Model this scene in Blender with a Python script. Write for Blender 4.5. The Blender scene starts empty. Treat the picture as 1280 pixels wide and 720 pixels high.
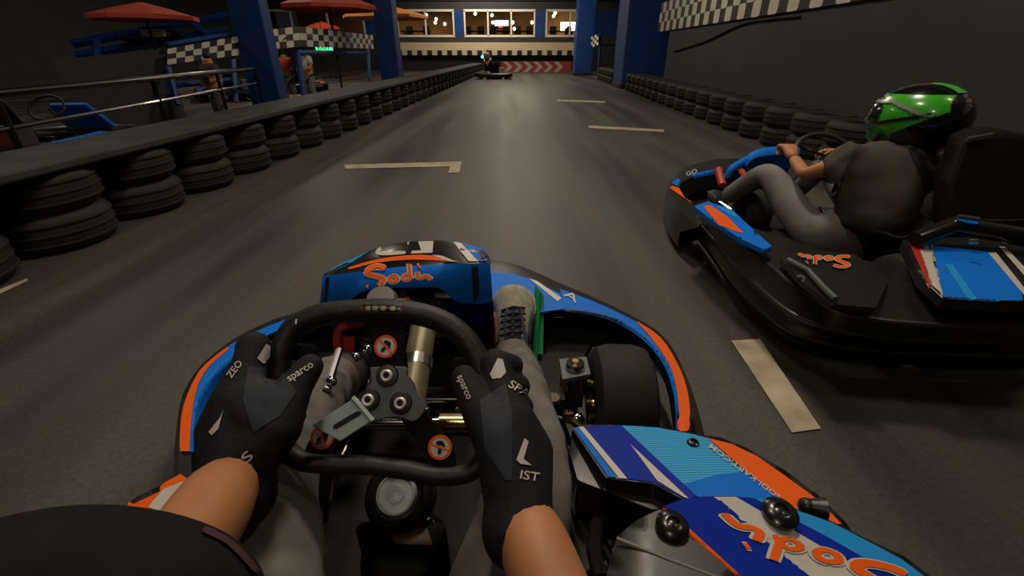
import bpy, bmesh, math, random
from mathutils import Vector, Matrix
from mathutils.bvhtree import BVHTree
random.seed(7)
SC = bpy.context.scene
COL = SC.collection
# ------------------------------------------------------------------ camera
F = 560.0; PITCH = math.radians(27.8); HC = 0.93
CP, SP = math.cos(PITCH), math.sin(PITCH)
CAM = Vector((0, 0, HC))
cd = bpy.data.cameras.new('camera'); cam = bpy.data.objects.new('camera', cd); COL.objects.link(cam)
cd.sensor_width = 36; cd.lens = F / 1280 * 36; cd.clip_start = 0.02; cd.clip_end = 200
cam.location = CAM; cam.rotation_euler = (math.pi / 2 - PITCH, 0, 0)
SC.camera = cam
# ------------------------------------------------------------------ world, lights, exposure
SC.view_settings.view_transform = 'Standard'; SC.view_settings.look = 'None'
SC.view_settings.gamma = 1.0; SC.view_settings.use_curve_mapping = False
SC.view_settings.exposure = 0.12
W = bpy.data.worlds.new('world'); SC.world = W; W.use_nodes = True
W.node_tree.nodes['Background'].inputs[0].default_value = (0.30, 0.34, 0.5, 1)
W.node_tree.nodes['Background'].inputs[1].default_value = 0.02

def area(name, loc, size, power, color, rot=(0, 0, 0), sy=None):
    l = bpy.data.lights.new(name, 'AREA'); l.energy = power; l.color = color
    l.shape = 'RECTANGLE'; l.size = size; l.size_y = sy or size
    o = bpy.data.objects.new(name, l); COL.objects.link(o); o.location = loc; o.rotation_euler = rot
    return o
WARM = (1.0, 0.85, 0.66)
area('ceiling_light_near', (0.7, 3.0, 4.4), 0.5, 72, WARM)
area('ceiling_light_own', (-0.5, 1.5, 3.9), 0.45, 26, WARM)
area('ceiling_light_mid', (0.2, 9.0, 4.8), 0.9, 110, WARM)
area('ceiling_light_far', (0.0, 20.0, 4.8), 1.2, 260, WARM)
area('ceiling_light_kart', (3.0, 1.0, 4.6), 0.5, 14, WARM)
area('ceiling_light_pit', (-7.5, 7.0, 4.8), 1.2, 42, (0.9, 0.86, 0.85))
area('ceiling_light_pit_far', (-7.0, 16.0, 4.8), 1.2, 130, WARM)

area('fill_light_behind', (-0.7, -1.5, 3.4), 0.4, 13, WARM, (0.35, 0, 0))  # added fill behind the driver, brightens the back face of the front panel
area('ceiling_light_fascia', (-1.4, 26.0, 4.6), 3.0, 150, WARM, (0.5, 0, 0), 0.5)

# ------------------------------------------------------------------ unprojection: a pixel and a height, depth or distance
def ray(px, py):
    u = (px - 640) / F; v = (360 - py) / F
    return Vector((u, CP + v * SP, -SP + v * CP))
def at(px, py, z=None, d=None, Y=None):
    r = ray(px, py)
    t = d if d is not None else ((z - HC) / r.z if z is not None else Y / r.y)
    return CAM + r * t
def topx(p):
    q = Vector(p) - CAM
    d = q.y * CP - q.z * SP
    return (640 + F * q.x / d, 360 - F * (q.y * SP + q.z * CP) / d)
def onplane(px, py, p0, n):
    r = ray(px, py); return CAM + r * ((p0 - CAM).dot(n) / r.dot(n))

# ------------------------------------------------------------------ materials
MATS = {}
def mat(name, col, rough=0.5, metal=0.0, noise=0.0, scale=20, bump=0.0, coat=0.0, emit=None, es=0, spec=0.5):
    if name in MATS: return MATS[name]
    m = bpy.data.materials.new(name); m.use_nodes = True; nt = m.node_tree; b = nt.nodes['Principled BSDF']
    b.inputs['Base Color'].default_value = (*col, 1); b.inputs['Roughness'].default_value = rough
    b.inputs['Metallic'].default_value = metal; b.inputs['Coat Weight'].default_value = coat
    b.inputs['Specular IOR Level'].default_value = spec
    if emit: b.inputs['Emission Color'].default_value = (*emit, 1); b.inputs['Emission Strength'].default_value = es
    tc = nt.nodes.new('ShaderNodeTexCoord'); n = nt.nodes.new('ShaderNodeTexNoise')
    n.inputs['Scale'].default_value = scale; n.inputs['Detail'].default_value = 6
    nt.links.new(tc.outputs['Object'], n.inputs['Vector'])
    if noise:
        r = nt.nodes.new('ShaderNodeValToRGB')
        r.color_ramp.elements[0].position = .3; r.color_ramp.elements[1].position = .7
        r.color_ramp.elements[0].color = (*[c * (1 - noise) for c in col], 1)
        r.color_ramp.elements[1].color = (*[min(1, c * (1 + noise)) for c in col], 1)
        nt.links.new(n.outputs['Fac'], r.inputs['Fac']); nt.links.new(r.outputs['Color'], b.inputs['Base Color'])
    if bump:
        bp = nt.nodes.new('ShaderNodeBump'); bp.inputs['Strength'].default_value = bump; bp.inputs['Distance'].default_value = .004
        nt.links.new(n.outputs['Fac'], bp.inputs['Height']); nt.links.new(bp.outputs['Normal'], b.inputs['Normal'])
    MATS[name] = m; return m
M = dict(
    black=mat('black_plastic', (.010, .010, .011), .38, noise=.3, scale=30, bump=.05),
    gloss=mat('gloss_black', (.008, .008, .009), .26, coat=.15),
    matte=mat('matte_black', (.008, .008, .009), .8, noise=.3),
    rubber=mat('tyre_rubber', (.010, .0095, .009), .75, noise=.3, scale=60, bump=.1),
    blue=mat('decal_blue', (.005, .17, .74), .5, spec=.12),
    navy=mat('decal_navy', (.004, .025, .36), .5, spec=.12),
    sky=mat('decal_light_blue', (.02, .30, .74), .5, spec=.12),
    orange=mat('decal_orange', (.85, .12, .008), .5, spec=.15),
    white=mat('decal_white', (.55, .53, .48), .4),
    steel=mat('steel', (.45, .44, .42), .28, 1.0, noise=.15),
    chrome=mat('chrome', (.8, .78, .72), .12, 1.0),
    gold=mat('gold_alloy', (.7, .55, .28), .25, 1.0),
    plate=mat('dark_plate', (.085, .105, .108), .45, .2, noise=.1, scale=8),
    bracket=mat('brushed_bracket', (.38, .49, .46), .38, .25, noise=.12),
    rim=mat('wheel_grip', (.010, .010, .010), .55, noise=.2, scale=80, bump=.25),
    glove=mat('glove_black', (.012, .013, .018), .8, noise=.2, scale=200, bump=.2, spec=.3),
    glovegrey=mat('glove_grey', (.030, .037, .052), .75, noise=.12, scale=200, bump=.2, spec=.3),
    pants=mat('trouser_cloth', (.17, .16, .145), .9, noise=.35, scale=14, bump=.3, spec=.2),
    shirt=mat('shirt_black', (.013, .012, .015), .95, noise=.2, scale=40, spec=.15),
    maroon=mat('maroon_hem', (.06, .02, .022), .9),
    skin=mat('skin', (.47, .195, .080), .55, noise=.1, scale=12, bump=.08),
    tee=mat('grey_tshirt', (.075, .066, .058), .9, noise=.2, scale=9, bump=.3, spec=.2),
    jean=mat('pale_jeans', (.20, .19, .185), .9, noise=.25, scale=8, spec=.2),
    shoe=mat('shoe_beige', (.36, .34, .26), .8, noise=.2, scale=60),
    shoedark=mat('shoe_slate', (.035, .045, .06), .8),
    green=mat('green_plastic', (.012, .26, .08), .4),
    pink=mat('shoe_salmon', (.42, .17, .10), .7),
    red=mat('red_paint', (.45, .035, .02), .35),
    matteb=mat('deep_black', (.004, .004, .004), .7, spec=.15),
    ribm=mat('rib_highlight', (.035, .034, .032), .28),  # pod black lightened so the highlights on the ribs sit in the colour
    bolt=mat('washer_pale', (.75, .74, .70), .35, .2),
    cap=mat('white_cap', (.60, .68, .66), .5, noise=.15, scale=60, bump=.2),
    yellow=mat('yellow_label', (.11, .055, .018), .5, noise=.3, scale=60),
    inner=mat('grey_side_tray', (.13, .12, .105), .5, noise=.25, scale=6),
    bluewall=mat('blue_paint', (.005, .042, .20), .5, noise=.25, scale=3),
    wall=mat('dark_wall', (.034, .034, .038), .8, noise=.12, scale=2),
    ceil=mat('dark_ceiling', (.012, .012, .014), .9),
    cream=mat('cream_band', (.72, .58, .38), .7, noise=.1),
    chkw=mat('checker_cream', (.60, .56, .46), .6, noise=.1),
    chkb=mat('checker_black', (.008, .008, .009), .5),
    belt=mat('grey_belt', (.032, .032, .034), .7, noise=.4, scale=5),
    umb=mat('umbrella_red', (.60, .07, .03), .8, noise=.1, scale=2),
    umbo=mat('umbrella_amber', (.62, .26, .08), .8, noise=.1, scale=2),
    wframe=mat('window_frame', (.85, .8, .7), .5),
    paint=mat('floor_paint', (.42, .36, .26), .7, noise=.3, scale=9),
    roomwall=mat('warm_room', (.45, .26, .12), .8, noise=.3, scale=.9),
    lamp=mat('lamp_glow', (1, .9, .7), .5, emit=(1, .82, .5), es=9),
    screen=mat('screen_glow', (.2, .3, .4), .4, emit=(.55, .75, 1), es=2.5),
    screenred=mat('screen_red', (.5, .1, .1), .4, emit=(1, .15, .12), es=1.5),
    exitg=mat('exit_glow', (.1, .6, .3), .4, emit=(.1, .9, .4), es=1.2),
    teal=mat('teal_glow', (.1, .6, .6), .4, emit=(.1, .8, .85), es=2.5),
    chevr=mat('chevron_red', (.28, .03, .02), .6, noise=.2), chevw=mat('chevron_white', (.38, .34, .32), .6, noise=.2),
    helmg=mat('helmet_green', (.05, .42, .025), .25, coat=.6, noise=.1),
    helmb=mat('helmet_black', (.006, .006, .008), .18, coat=.8),
    silver=mat('helmet_silver', (.4, .42, .38), .25, .4),
    harness=mat('strap_black', (.012, .012, .012), .7),
)
# light-blue decal with fine lines
def lined():
    m = mat('decal_sky_lines', (.04, .36, .60), .5, spec=.12); nt = m.node_tree; b = nt.nodes['Principled BSDF']
    tc = nt.nodes.new('ShaderNodeTexCoord'); w = nt.nodes.new('ShaderNodeTexWave'); w.inputs['Scale'].default_value = 60; w.inputs['Distortion'].default_value = 1.5
    w.wave_type = 'BANDS'; w.bands_direction = 'Y'
    r = nt.nodes.new('ShaderNodeValToRGB'); r.color_ramp.elements[0].color = (.008, .24, .72, 1); r.color_ramp.elements[1].color = (.08, .46, .66, 1)
    nt.links.new(tc.outputs['Object'], w.inputs['Vector']); nt.links.new(w.outputs['Fac'], r.inputs['Fac']); nt.links.new(r.outputs['Color'], b.inputs['Base Color'])
    return m
M['lined'] = lined()
def asphalt():
    m = bpy.data.materials.new('worn_asphalt'); m.use_nodes = True; nt = m.node_tree; b = nt.nodes['Principled BSDF']; L = nt.links.new
    tc = nt.nodes.new('ShaderNodeTexCoord')
    def noise(scale, sx, sy, det=5):
        mp = nt.nodes.new('ShaderNodeMapping'); mp.inputs['Scale'].default_value = (sx, sy, 1); L(tc.outputs['Object'], mp.inputs['Vector'])
        n = nt.nodes.new('ShaderNodeTexNoise'); n.inputs['Scale'].default_value = scale; n.inputs['Detail'].default_value = det; L(mp.outputs['Vector'], n.inputs['Vector']); return n
    a = noise(1.6, 1.5, .10); c = noise(70, 1, 1, 8); e = noise(.8, 1, .5)
    def ramp(src, p0, c0, p1, c1):
        r = nt.nodes.new('ShaderNodeValToRGB'); r.color_ramp.elements[0].position = p0; r.color_ramp.elements[1].position = p1
        r.color_ramp.elements[0].color = (*c0, 1); r.color_ramp.elements[1].color = (*c1, 1); L(src.outputs['Fac'], r.inputs['Fac']); return r
    r1 = ramp(a, .38, (.030, .028, .026), .62, (.082, .074, .062)); r2 = ramp(c, .3, (.75,) * 3, .7, (1.2,) * 3); r3 = ramp(e, .3, (.8,) * 3, .7, (1.15,) * 3)
    def mul(x, y):
        k = nt.nodes.new('ShaderNodeMixRGB'); k.blend_type = 'MULTIPLY'; k.inputs[0].default_value = 1; L(x.outputs['Color'], k.inputs[1]); L(y.outputs['Color'], k.inputs[2]); return k
    k = mul(mul(r1, r2), r3); L(k.outputs['Color'], b.inputs['Base Color'])
    rr = ramp(a, .3, (.45,) * 3, .7, (.62,) * 3); L(rr.outputs['Color'], b.inputs['Roughness'])
    bp = nt.nodes.new('ShaderNodeBump'); bp.inputs['Strength'].default_value = .25; bp.inputs['Distance'].default_value = .004
    L(c.outputs['Fac'], bp.inputs['Height']); L(bp.outputs['Normal'], b.inputs['Normal'])
    return m
M['asphalt'] = asphalt()
def glassm():
    m = bpy.data.materials.new('window_glass'); m.use_nodes = True; b = m.node_tree.nodes['Principled BSDF']
    b.inputs['Transmission Weight'].default_value = 1; b.inputs['Roughness'].default_value = .02; b.inputs['IOR'].default_value = 1.05; return m
M['glass'] = glassm()

# ------------------------------------------------------------------ object helpers
def link(name, me, parent=None, kind=None):
    o = bpy.data.objects.new(name, me); COL.objects.link(o)
    if parent is not None:
        o.parent = parent
        r = parent
        while r.parent: r = r.parent
        if parent.parent is None: o.matrix_parent_inverse = Matrix.Translation(-Vector(parent.location)) if parent.type == 'EMPTY' else Matrix()
    if kind: o['kind'] = kind
    return o
def thing(name, label, cat, loc=(0, 0, 0), group=None):
    o = bpy.data.objects.new(name, None); COL.objects.link(o); o.location = loc; o.empty_display_size = .1
    o['label'] = label; o['category'] = cat
    if group: o['group'] = group
    return o
def tag(o, label, cat, group=None):
    o['label'] = label; o['category'] = cat
    if group: o['group'] = group
    return o
def lab(o, label): o['label'] = label; return o
def copy_tree(o, parent=None):
    c = o.copy(); COL.objects.link(c); c.parent = parent
    for ch in [x for x in list(bpy.data.objects) if x.parent == o]: copy_tree(ch, c)
    return c

class MB:
    """collects shapes for one mesh"""
    def __init__(s): s.v = []; s.f = []; s.m = []; s.mats = []
    def mi(s, m):
        if m not in s.mats: s.mats.append(m)
        return s.mats.index(m)
    def add(s, vs, fs, m):
        k = len(s.v); s.v += [Vector(v) for v in vs]; i = s.mi(m)
        for f in fs: s.f.append([a + k for a in f]); s.m.append(i)
    def box(s, c, size, m, rot=None):
        c = Vector(c); h = Vector(size) / 2; R = rot or Matrix.Identity(3)
        vs = [c + R @ Vector((x * h.x, y * h.y, z * h.z)) for x in (-1, 1) for y in (-1, 1) for z in (-1, 1)]
        s.add(vs, [(0, 1, 3, 2), (4, 6, 7, 5), (0, 4, 5, 1), (2, 3, 7, 6), (0, 2, 6, 4), (1, 5, 7, 3)], m)
    def tube(s, pts, r, m, seg=12, closed=False, sy=1.0):
        pts = [Vector(p) for p in pts]; n = len(pts); rs = r if isinstance(r, (list, tuple)) else [r] * n
        rings = []; up = None
        for i, p in enumerate(pts):
            a = pts[(i - 1) % n] if (i or closed) else p; b = pts[(i + 1) % n] if (i < n - 1 or closed) else p
            t = (b - a).normalized()
            if up is None: up = Vector((0, 0, 1)) if abs(t.z) < .9 else Vector((1, 0, 0))
            x = t.cross(up).normalized(); y = x.cross(t).normalized(); up = y
            rings.append([p + x * (math.cos(k * 2 * math.pi / seg) * rs[i]) + y * (math.sin(k * 2 * math.pi / seg) * rs[i] * sy) for k in range(seg)])
        vs = [v for r_ in rings for v in r_]; fs = []
        for i in range(n if closed else n - 1):
            j = (i + 1) % n
            for k in range(seg): q = (k + 1) % seg; fs.append((i * seg + k, i * seg + q, j * seg + q, j * seg + k))
        if not closed: fs.append(tuple(range(seg))[::-1]); fs.append(tuple((n - 1) * seg + k for k in range(seg)))
        s.add(vs, fs, m)
    def lathe(s, prof, c, axis, m, seg=28, mats=None):
        """prof: (radius, distance along axis)"""
        c = Vector(c); ax = Vector(axis).normalized(); x = ax.orthogonal().normalized(); y = ax.cross(x)
        vs = []; n = len(prof)
        for r, h in prof:
            for k in range(seg): a = 2 * math.pi * k / seg; vs.append(c + ax * h + x * (r * math.cos(a)) + y * (r * math.sin(a)))
        for i in range(n - 1):
            fs = []
            for k in range(seg): q = (k + 1) % seg; fs.append((i * seg + k, (i + 1) * seg + k, (i + 1) * seg + q, i * seg + q))
            if i == 0: base = len(s.v); s.v += vs
            idx = s.mi(mats[i] if mats else m)
            for f in fs: s.f.append([a + base for a in f]); s.m.append(idx)
    def sphere(s, c, r, m, seg=14, sc=(1, 1, 1)):
        c = Vector(c); vs = []; fs = []; n = seg // 2
        for i in range(n + 1):
            th = math.pi * i / n
            for k in range(seg): a = 2 * math.pi * k / seg; vs.append(c + Vector((r * sc[0] * math.sin(th) * math.cos(a), r * sc[1] * math.sin(th) * math.sin(a), r * sc[2] * math.cos(th))))
        for i in range(n):
            for k in range(seg): q = (k + 1) % seg; fs.append((i * seg + k, (i + 1) * seg + k, (i + 1) * seg + q, i * seg + q))
        s.add(vs, fs, m)
    def grid(s, rows, m, bands=None):
        n = len(rows[0]); vs = [v for r in rows for v in r]; base = len(s.v); s.v += [Vector(v) for v in vs]
        for i in range(len(rows) - 1):
            idx = s.mi(bands[i] if bands else m)
            for k in range(n - 1): s.f.append([base + i * n + k, base + i * n + k + 1, base + (i + 1) * n + k + 1, base + (i + 1) * n + k]); s.m.append(idx)
    def prism(s, pts, vec, m, cap=True):
        pts = [Vector(p) for p in pts]; n = len(pts); vec = Vector(vec)
        vs = pts + [p + vec for p in pts]
        s.add(vs, [tuple(range(n)), tuple(range(n, 2 * n))[::-1]] + [(i, i + n, (i + 1) % n + n, (i + 1) % n) for i in range(n)], m)
    def build(s, name, parent=None, smooth=True, weld=False, kind=None, bevel=0, sub=0, solid=0, angle=40, solid_off=-1):
        me = bpy.data.meshes.new(name); me.from_pydata([tuple(v) for v in s.v], [], s.f)
        for m in s.mats: me.materials.append(m)
        for p, i in zip(me.polygons, s.m): p.material_index = i
        bm = bmesh.new(); bm.from_mesh(me)
        bmesh.ops.remove_doubles(bm, verts=bm.verts, dist=1e-6)
        bmesh.ops.recalc_face_normals(bm, faces=bm.faces)
        bm.to_mesh(me); bm.free()
        if smooth:
            me.shade_smooth(); me.set_sharp_from_angle(angle=math.radians(angle))
        o = link(name, me, parent, kind)
        if solid: md = o.modifiers.new('s', 'SOLIDIFY'); md.thickness = solid; md.offset = solid_off
        if bevel: md = o.modifiers.new('b', 'BEVEL'); md.width = bevel; md.segments = 2; md.limit_method = 'ANGLE'
        if sub: md = o.modifiers.new('u', 'SUBSURF'); md.levels = sub; md.render_levels = sub
        return o
def spline(pts, n, closed=False):
    pts = [Vector(p) for p in pts]; N = len(pts); out = []; segs = N if closed else N - 1
    for i in range(n):
        t = i / (n if closed else n - 1) * segs; k = min(int(t), segs - 1); t -= k
        g = lambda j: pts[j % N] if closed else pts[max(0, min(N - 1, j))]
        a, b, c, d = g(k - 1), g(k), g(k + 1), g(k + 2)
        out.append(0.5 * ((2 * b) + (c - a) * t + (2 * a - 5 * b + 4 * c - d) * t * t + (3 * b - a - 3 * c + d) * t ** 3))
    return out
def sp2(pts, n): return [(v.x, v.y) for v in spline([(a, b, 0) for a, b in pts], n)]
def rowz(pts, n, z=None, Y=None, d=None):
    out = []
    N = len(pts)
    q = sp2([(p[0], p[1]) for p in pts], n)
    for i, (x, y) in enumerate(q):
        if isinstance(z, (list, tuple)):
            t = i / (n - 1) * (len(z) - 1); k = min(int(t), len(z) - 2); zz = z[k] + (z[k + 1] - z[k]) * (t - k)
        else: zz = z
        out.append(at(x, y, z=zz) if zz is not None else at(x, y, Y=Y, d=d))
    return out

def bake(o):
    """turn modifiers into the mesh itself"""
    dg = bpy.context.evaluated_depsgraph_get(); e = o.evaluated_get(dg)
    me = bpy.data.meshes.new_from_object(e); o.modifiers.clear(); o.data = me; return o
def skin(name, nodes, edges, m, parent=None, root=0, sub=2, mats=None):
    """nodes: (point, radius) or (point, (rx, ry))"""
    me = bpy.data.meshes.new(name); me.from_pydata([tuple(p) for p, r in nodes], edges, [])
    o = link(name, me, parent)
    md = o.modifiers.new('k', 'SKIN'); md.use_smooth_shade = True
    if not me.skin_vertices: me.skin_vertices.new(name='')
    sv = me.skin_vertices[0].data
    for i, (p, r) in enumerate(nodes):
        sv[i].radius = r if isinstance(r, tuple) else (r, r); sv[i].use_root = (i == root)
    md2 = o.modifiers.new('u', 'SUBSURF'); md2.levels = sub; md2.render_levels = sub
    bake(o); o.data.materials.clear(); o.data.materials.append(m)
    o.data.shade_smooth()
    return o
def chain(*pr):
    return list(pr), [(i, i + 1) for i in range(len(pr) - 1)]

# ------------------------------------------------------------------ decals laid on surfaces
def bvh(objs):
    vs, fs = [], []
    for o in objs:
        k = len(vs); vs += [v.co.copy() for v in o.data.vertices]
        fs += [[i + k for i in p.vertices] for p in o.data.polygons]
    return BVHTree.FromPolygons(vs, fs)
def conform(name, targets, verts2, faces, m, parent, off=.0015, mats=None, mi=None, thick=0):
    bv = targets if isinstance(targets, BVHTree) else bvh(targets); P = []; last = None; miss = []
    for i, (x, y) in enumerate(verts2):
        r = ray(x, y).normalized(); h = bv.ray_cast(CAM, r)
        if h[0] is None: P.append(None); miss.append(i); continue
        nn = h[1] if h[1].dot(r) < 0 else -h[1]
        P.append(h[0] + nn * off); last = (h[0] - CAM).length
    for i in miss:
        j = min((k for k in range(len(P)) if P[k] is not None), key=lambda k: (verts2[k][0] - verts2[i][0]) ** 2 + (verts2[k][1] - verts2[i][1]) ** 2, default=None)
        if j is None: return None
        q = verts2[i]; P[i] = CAM + ray(*q).normalized() * (P[j] - CAM).length
    ms = set(miss); keep = []
    for f in faces:
        if any(i in ms for i in f): continue
        dd = [(P[i] - CAM).length for i in f]
        if max(dd) - min(dd) < (.05 if 'glove' in name or 'knuckle' in name else .16): keep.append(f)
    if not keep: return None
    us = sorted({i for f in keep for i in f}); ix = {a: k for k, a in enumerate(us)}
    b = MB()
    b.add([P[i] for i in us], [[ix[i] for i in f] for f in keep], m)
    return b.build(name, parent, angle=80)
def fillpoly(poly, L=14):
    bm = bmesh.new(); vs = [bm.verts.new((x, y, 0)) for x, y in poly]; bm.faces.new(vs)
    bmesh.ops.triangulate(bm, faces=bm.faces)
    for _ in range(6):
        es = [e for e in bm.edges if e.calc_length() > L]
        if not es: break
        bmesh.ops.subdivide_edges(bm, edges=es, cuts=1, use_grid_fill=False); bmesh.ops.triangulate(bm, faces=bm.faces)
    bm.verts.index_update(); V = [(v.co.x, v.co.y) for v in bm.verts]; Fs = [[v.index for v in f.verts] for f in bm.faces]; bm.free(); return V, Fs
def decalpoly(name, targets, poly, m, parent, off=.0015, L=14):
    V, Fs = fillpoly(poly, L); return conform(name, targets, V, Fs, m, parent, off)
def textmesh(s, bold=0.0):
    c = bpy.data.curves.new('t', 'FONT'); c.body = s; c.size = 1; c.offset = bold; c.resolution_u = 3
    o = bpy.data.objects.new('t', c); COL.objects.link(o); dg = bpy.context.evaluated_depsgraph_get()
    me = bpy.data.meshes.new_from_object(o.evaluated_get(dg)); V = [(v.co.x, v.co.y) for v in me.vertices]; Fs = [list(p.vertices) for p in me.polygons]
    bpy.data.objects.remove(o); bpy.data.meshes.remove(me); w = max(v[0] for v in V); return V, Fs, w
def decaltext(name, targets, s, p0, p1, height, m, parent, off=.002, bold=.01):
    """from pixel p0 to p1 along the baseline, capital height in pixels (negative flips nothing; up is left of the direction)"""
    V, Fs, w = textmesh(s, bold); ax = Vector((p1[0] - p0[0], p1[1] - p0[1])) / w; u = Vector((ax.y, -ax.x)).normalized() * (height / .72)
    return conform(name, targets, [(p0[0] + ax.x * x + u.x * y, p0[1] + ax.y * x + u.y * y) for x, y in V], Fs, m, parent, off)
def ribbon(pts, w, n=16):
    q = sp2(pts, n); V = []; 
    for i, (x, y) in enumerate(q):
        a = q[max(0, i - 1)]; b = q[min(n - 1, i + 1)]; t = Vector((b[0] - a[0], b[1] - a[1])).normalized(); k = w * (1 if 0 < i < n - 1 else .6)
        V += [(x - t.y * k, y + t.x * k), (x + t.y * k, y - t.x * k)]
    return V, [[2 * i, 2 * i + 1, 2 * i + 3, 2 * i + 2] for i in range(n - 1)]
SCRIPT = [([(1.02, 1.12), (.62, 1.32), (.2, 1.2), (.12, .95), (.5, .72), (.82, .5), (.72, .2), (.3, .06), (-.02, .12)], .13),
          ([(1.32, .62), (1.14, .45), (1.22, .22), (1.42, .2), (1.55, .4), (1.45, .6), (1.28, .62)], .085),
          ([(2.2, .5), (1.98, .6), (1.82, .4), (1.95, .22), (2.15, .3), (2.2, .6), (2.2, 1.25), (2.2, .5), (2.32, .25)], .075),
          ([(2.58, .7), (2.56, .35), (2.72, .25), (2.95, .35), (3.25, .05)], .09), ([(2.66, 1.0), (2.74, 1.04)], .10)]
def script_logo(name, targets, p0, p1, h, parent, off=.002):
    """the handwritten orange word with its pale outline"""
    ax = Vector((p1[0] - p0[0], p1[1] - p0[1])) / 3.25; u = Vector((ax.y, -ax.x)).normalized() * h / 1.3
    out = []
    for extra, mm, o_, nm in ((.06, M['white'], off, name + '_outline'), (0, M['orange'], off + .0012, name)):
        V, Fs = [], []
        for pts, w in SCRIPT:
            v, f = ribbon(pts, w + extra, 22); k = len(V); V += v; Fs += [[a + k for a in q] for q in f]
        out.append(conform(nm, targets, [(p0[0] + ax.x * x + u.x * y, p0[1] + ax.y * x + u.y * y) for x, y in V], Fs, mm, parent, o_))
    return out
#%%SETTING
# ================================================================== the setting
b = MB(); b.box((-3, 14, -.05), (26, 34, .1), M['asphalt']); b.build('floor', kind='structure')
b = MB(); b.box((-3, 14, 5.1), (26, 34, .1), M['ceil']); b.build('ceiling', kind='structure')
RW = lambda Y: 3.2 + .035 * Y
b = MB(); b.prism([(RW(-2), -2, 0), (RW(11.8), 11.8, 0), (RW(11.8) + .25, 11.8, 0), (RW(-2) + .25, -2, 0)], (0, 0, 5), M['wall']); b.build('wall_right', kind='structure')
b = MB(); b.box((-14.05, 14, 2.5), (.1, 34, 5), M['wall']); b.build('wall_left', kind='structure')
b = MB(); b.box((9.0, 20.5, 2.5), (.1, 21, 5), M['wall']); b.build('wall_right_far', kind='structure')
YF = 28.0
# far wall with window openings
wins = [(497, 567), (581, 668), (683, 742), (320, 455)]
def wx(px, y=30): return at(px, y, Y=YF).x
zb = at(620, 45, Y=YF).z; zt = at(620, 13, Y=YF).z
b = MB(); b.box((-2.5, YF + .1, zb / 2), (23, .2, zb), M['wall']); b.box((-2.5, YF + .1, (zt + 5) / 2), (23, .2, 5 - zt), M['wall'])
edges = [-14] + sorted(sum([[wx(a), wx(c)] for a, c in wins], [])) + [9]
for i in range(0, len(edges), 2):
    b.box(((edges[i] + edges[i + 1]) / 2, YF + .1, (zb + zt) / 2), (edges[i + 1] - edges[i], .2, zt - zb), M['bluewall'])
b.build('wall_far', kind='structure', smooth=False)
for i, (a, c) in enumerate(wins):
    x0, x1 = wx(a), wx(c); b = MB(); n = 3 if i in (1, 3) else 2
    for z in (zb, zt): b.box(((x0 + x1) / 2, YF + .02, z), (x1 - x0 + .1, .1, .1), M['wframe'])
    for k in range(n + 1): b.box((x0 + (x1 - x0) * k / n, YF + .02, (zb + zt) / 2), (.08, .1, zt - zb), M['wframe'])
    o = b.build('window_%d' % (i + 1), kind='structure', smooth=False)
    g = MB(); g.box(((x0 + x1) / 2, YF + .06, (zb + zt) / 2), (x1 - x0, .01, zt - zb), M['glass']); g.build('window_pane', o)
# lounge beyond the windows
b = MB(); b.box((-2.5, YF + 6, 2.4), (23, .1, 5), M['roomwall']); b.build('wall_lounge', kind='structure')
b = MB(); b.box((-2.5, YF + 3, 3.3), (23, 6, .05), M['roomwall']); b.build('ceiling_lounge', kind='structure')
b = MB(); b.box((-2.5, YF + 3, 1.25), (23, 6, .05), M['matte']); b.build('floor_lounge', kind='structure')
area('lounge_light', (-2.5, YF + 3, 3.2), 12, 110, (1, .72, .4), sy=3)
for i, (px, py) in enumerate([(594, 17), (615, 19), (616, 28), (641, 28), (665, 28), (643, 36), (694, 16), (692, 20), (545, 24), (544, 28), (556, 30), (533, 19), (707, 33)]):
    b = MB(); p = at(px, py, Y=YF + 1.7 + .45 * (i % 3)); b.sphere(p, .085, M['lamp'], 10); 
    b.tube([p + Vector((0, 0, .05)), (p.x, p.y, 3.27)], .008, M['matte'], 6)
    tag(b.build('pendant_lamp'), 'small glowing round lamp behind the far lounge windows', 'lamp', 'lamps glowing in the far lounge')
b = MB(); p = at(627, 30, Y=YF + 4); b.box(p, (.95, .06, .5), M['matte']); b.tube([p + Vector((0, 0, .2)), (p.x, p.y, 3.28)], .02, M['matte'], 6) 
o = tag(b.build('television', smooth=False), 'lit television seen through the middle lounge window', 'television')
b = MB(); b.box(p - Vector((0, .035, -.05)), (.85, .01, .3), M['screen']); b.box(p - Vector((0, .036, .14)), (.4, .01, .1), M['screenred']); b.build('screen', o)
b = MB(); p = at(711, 33, Y=YF + 4); b.box(p, (1.0, .1, .45), M['lamp']); b.tube([p, (p.x, p.y, 3.28)], .02, M['matte'], 6)
tag(b.build('menu_board', smooth=False), 'bright amber lit panel behind the right lounge window', 'sign')
for px, w in ((592, 1.3), (624, 1.3), (655, 1.2), (702, 1.5), (520, 1.7)):
    p = at(px, 40, Y=YF + 2.6); b = MB()
    b.box((p.x, p.y, 2.0), (w, .8, .06), M['matte'])
    for sx in (-1, 1):
        for sy in (-1, 1): b.box((p.x + sx * w * .4, p.y + sy * .3, 1.63), (.06, .06, .7), M['matte'])
    for sx in (-1, 1): b.box((p.x + sx * w * .3, p.y + .7, 1.95), (.4, .08, .7), M['matte'])
    tag(b.build('lounge_table', smooth=False), 'dark table silhouetted behind the far lounge windows', 'table', 'tables inside the far lounge')
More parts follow.
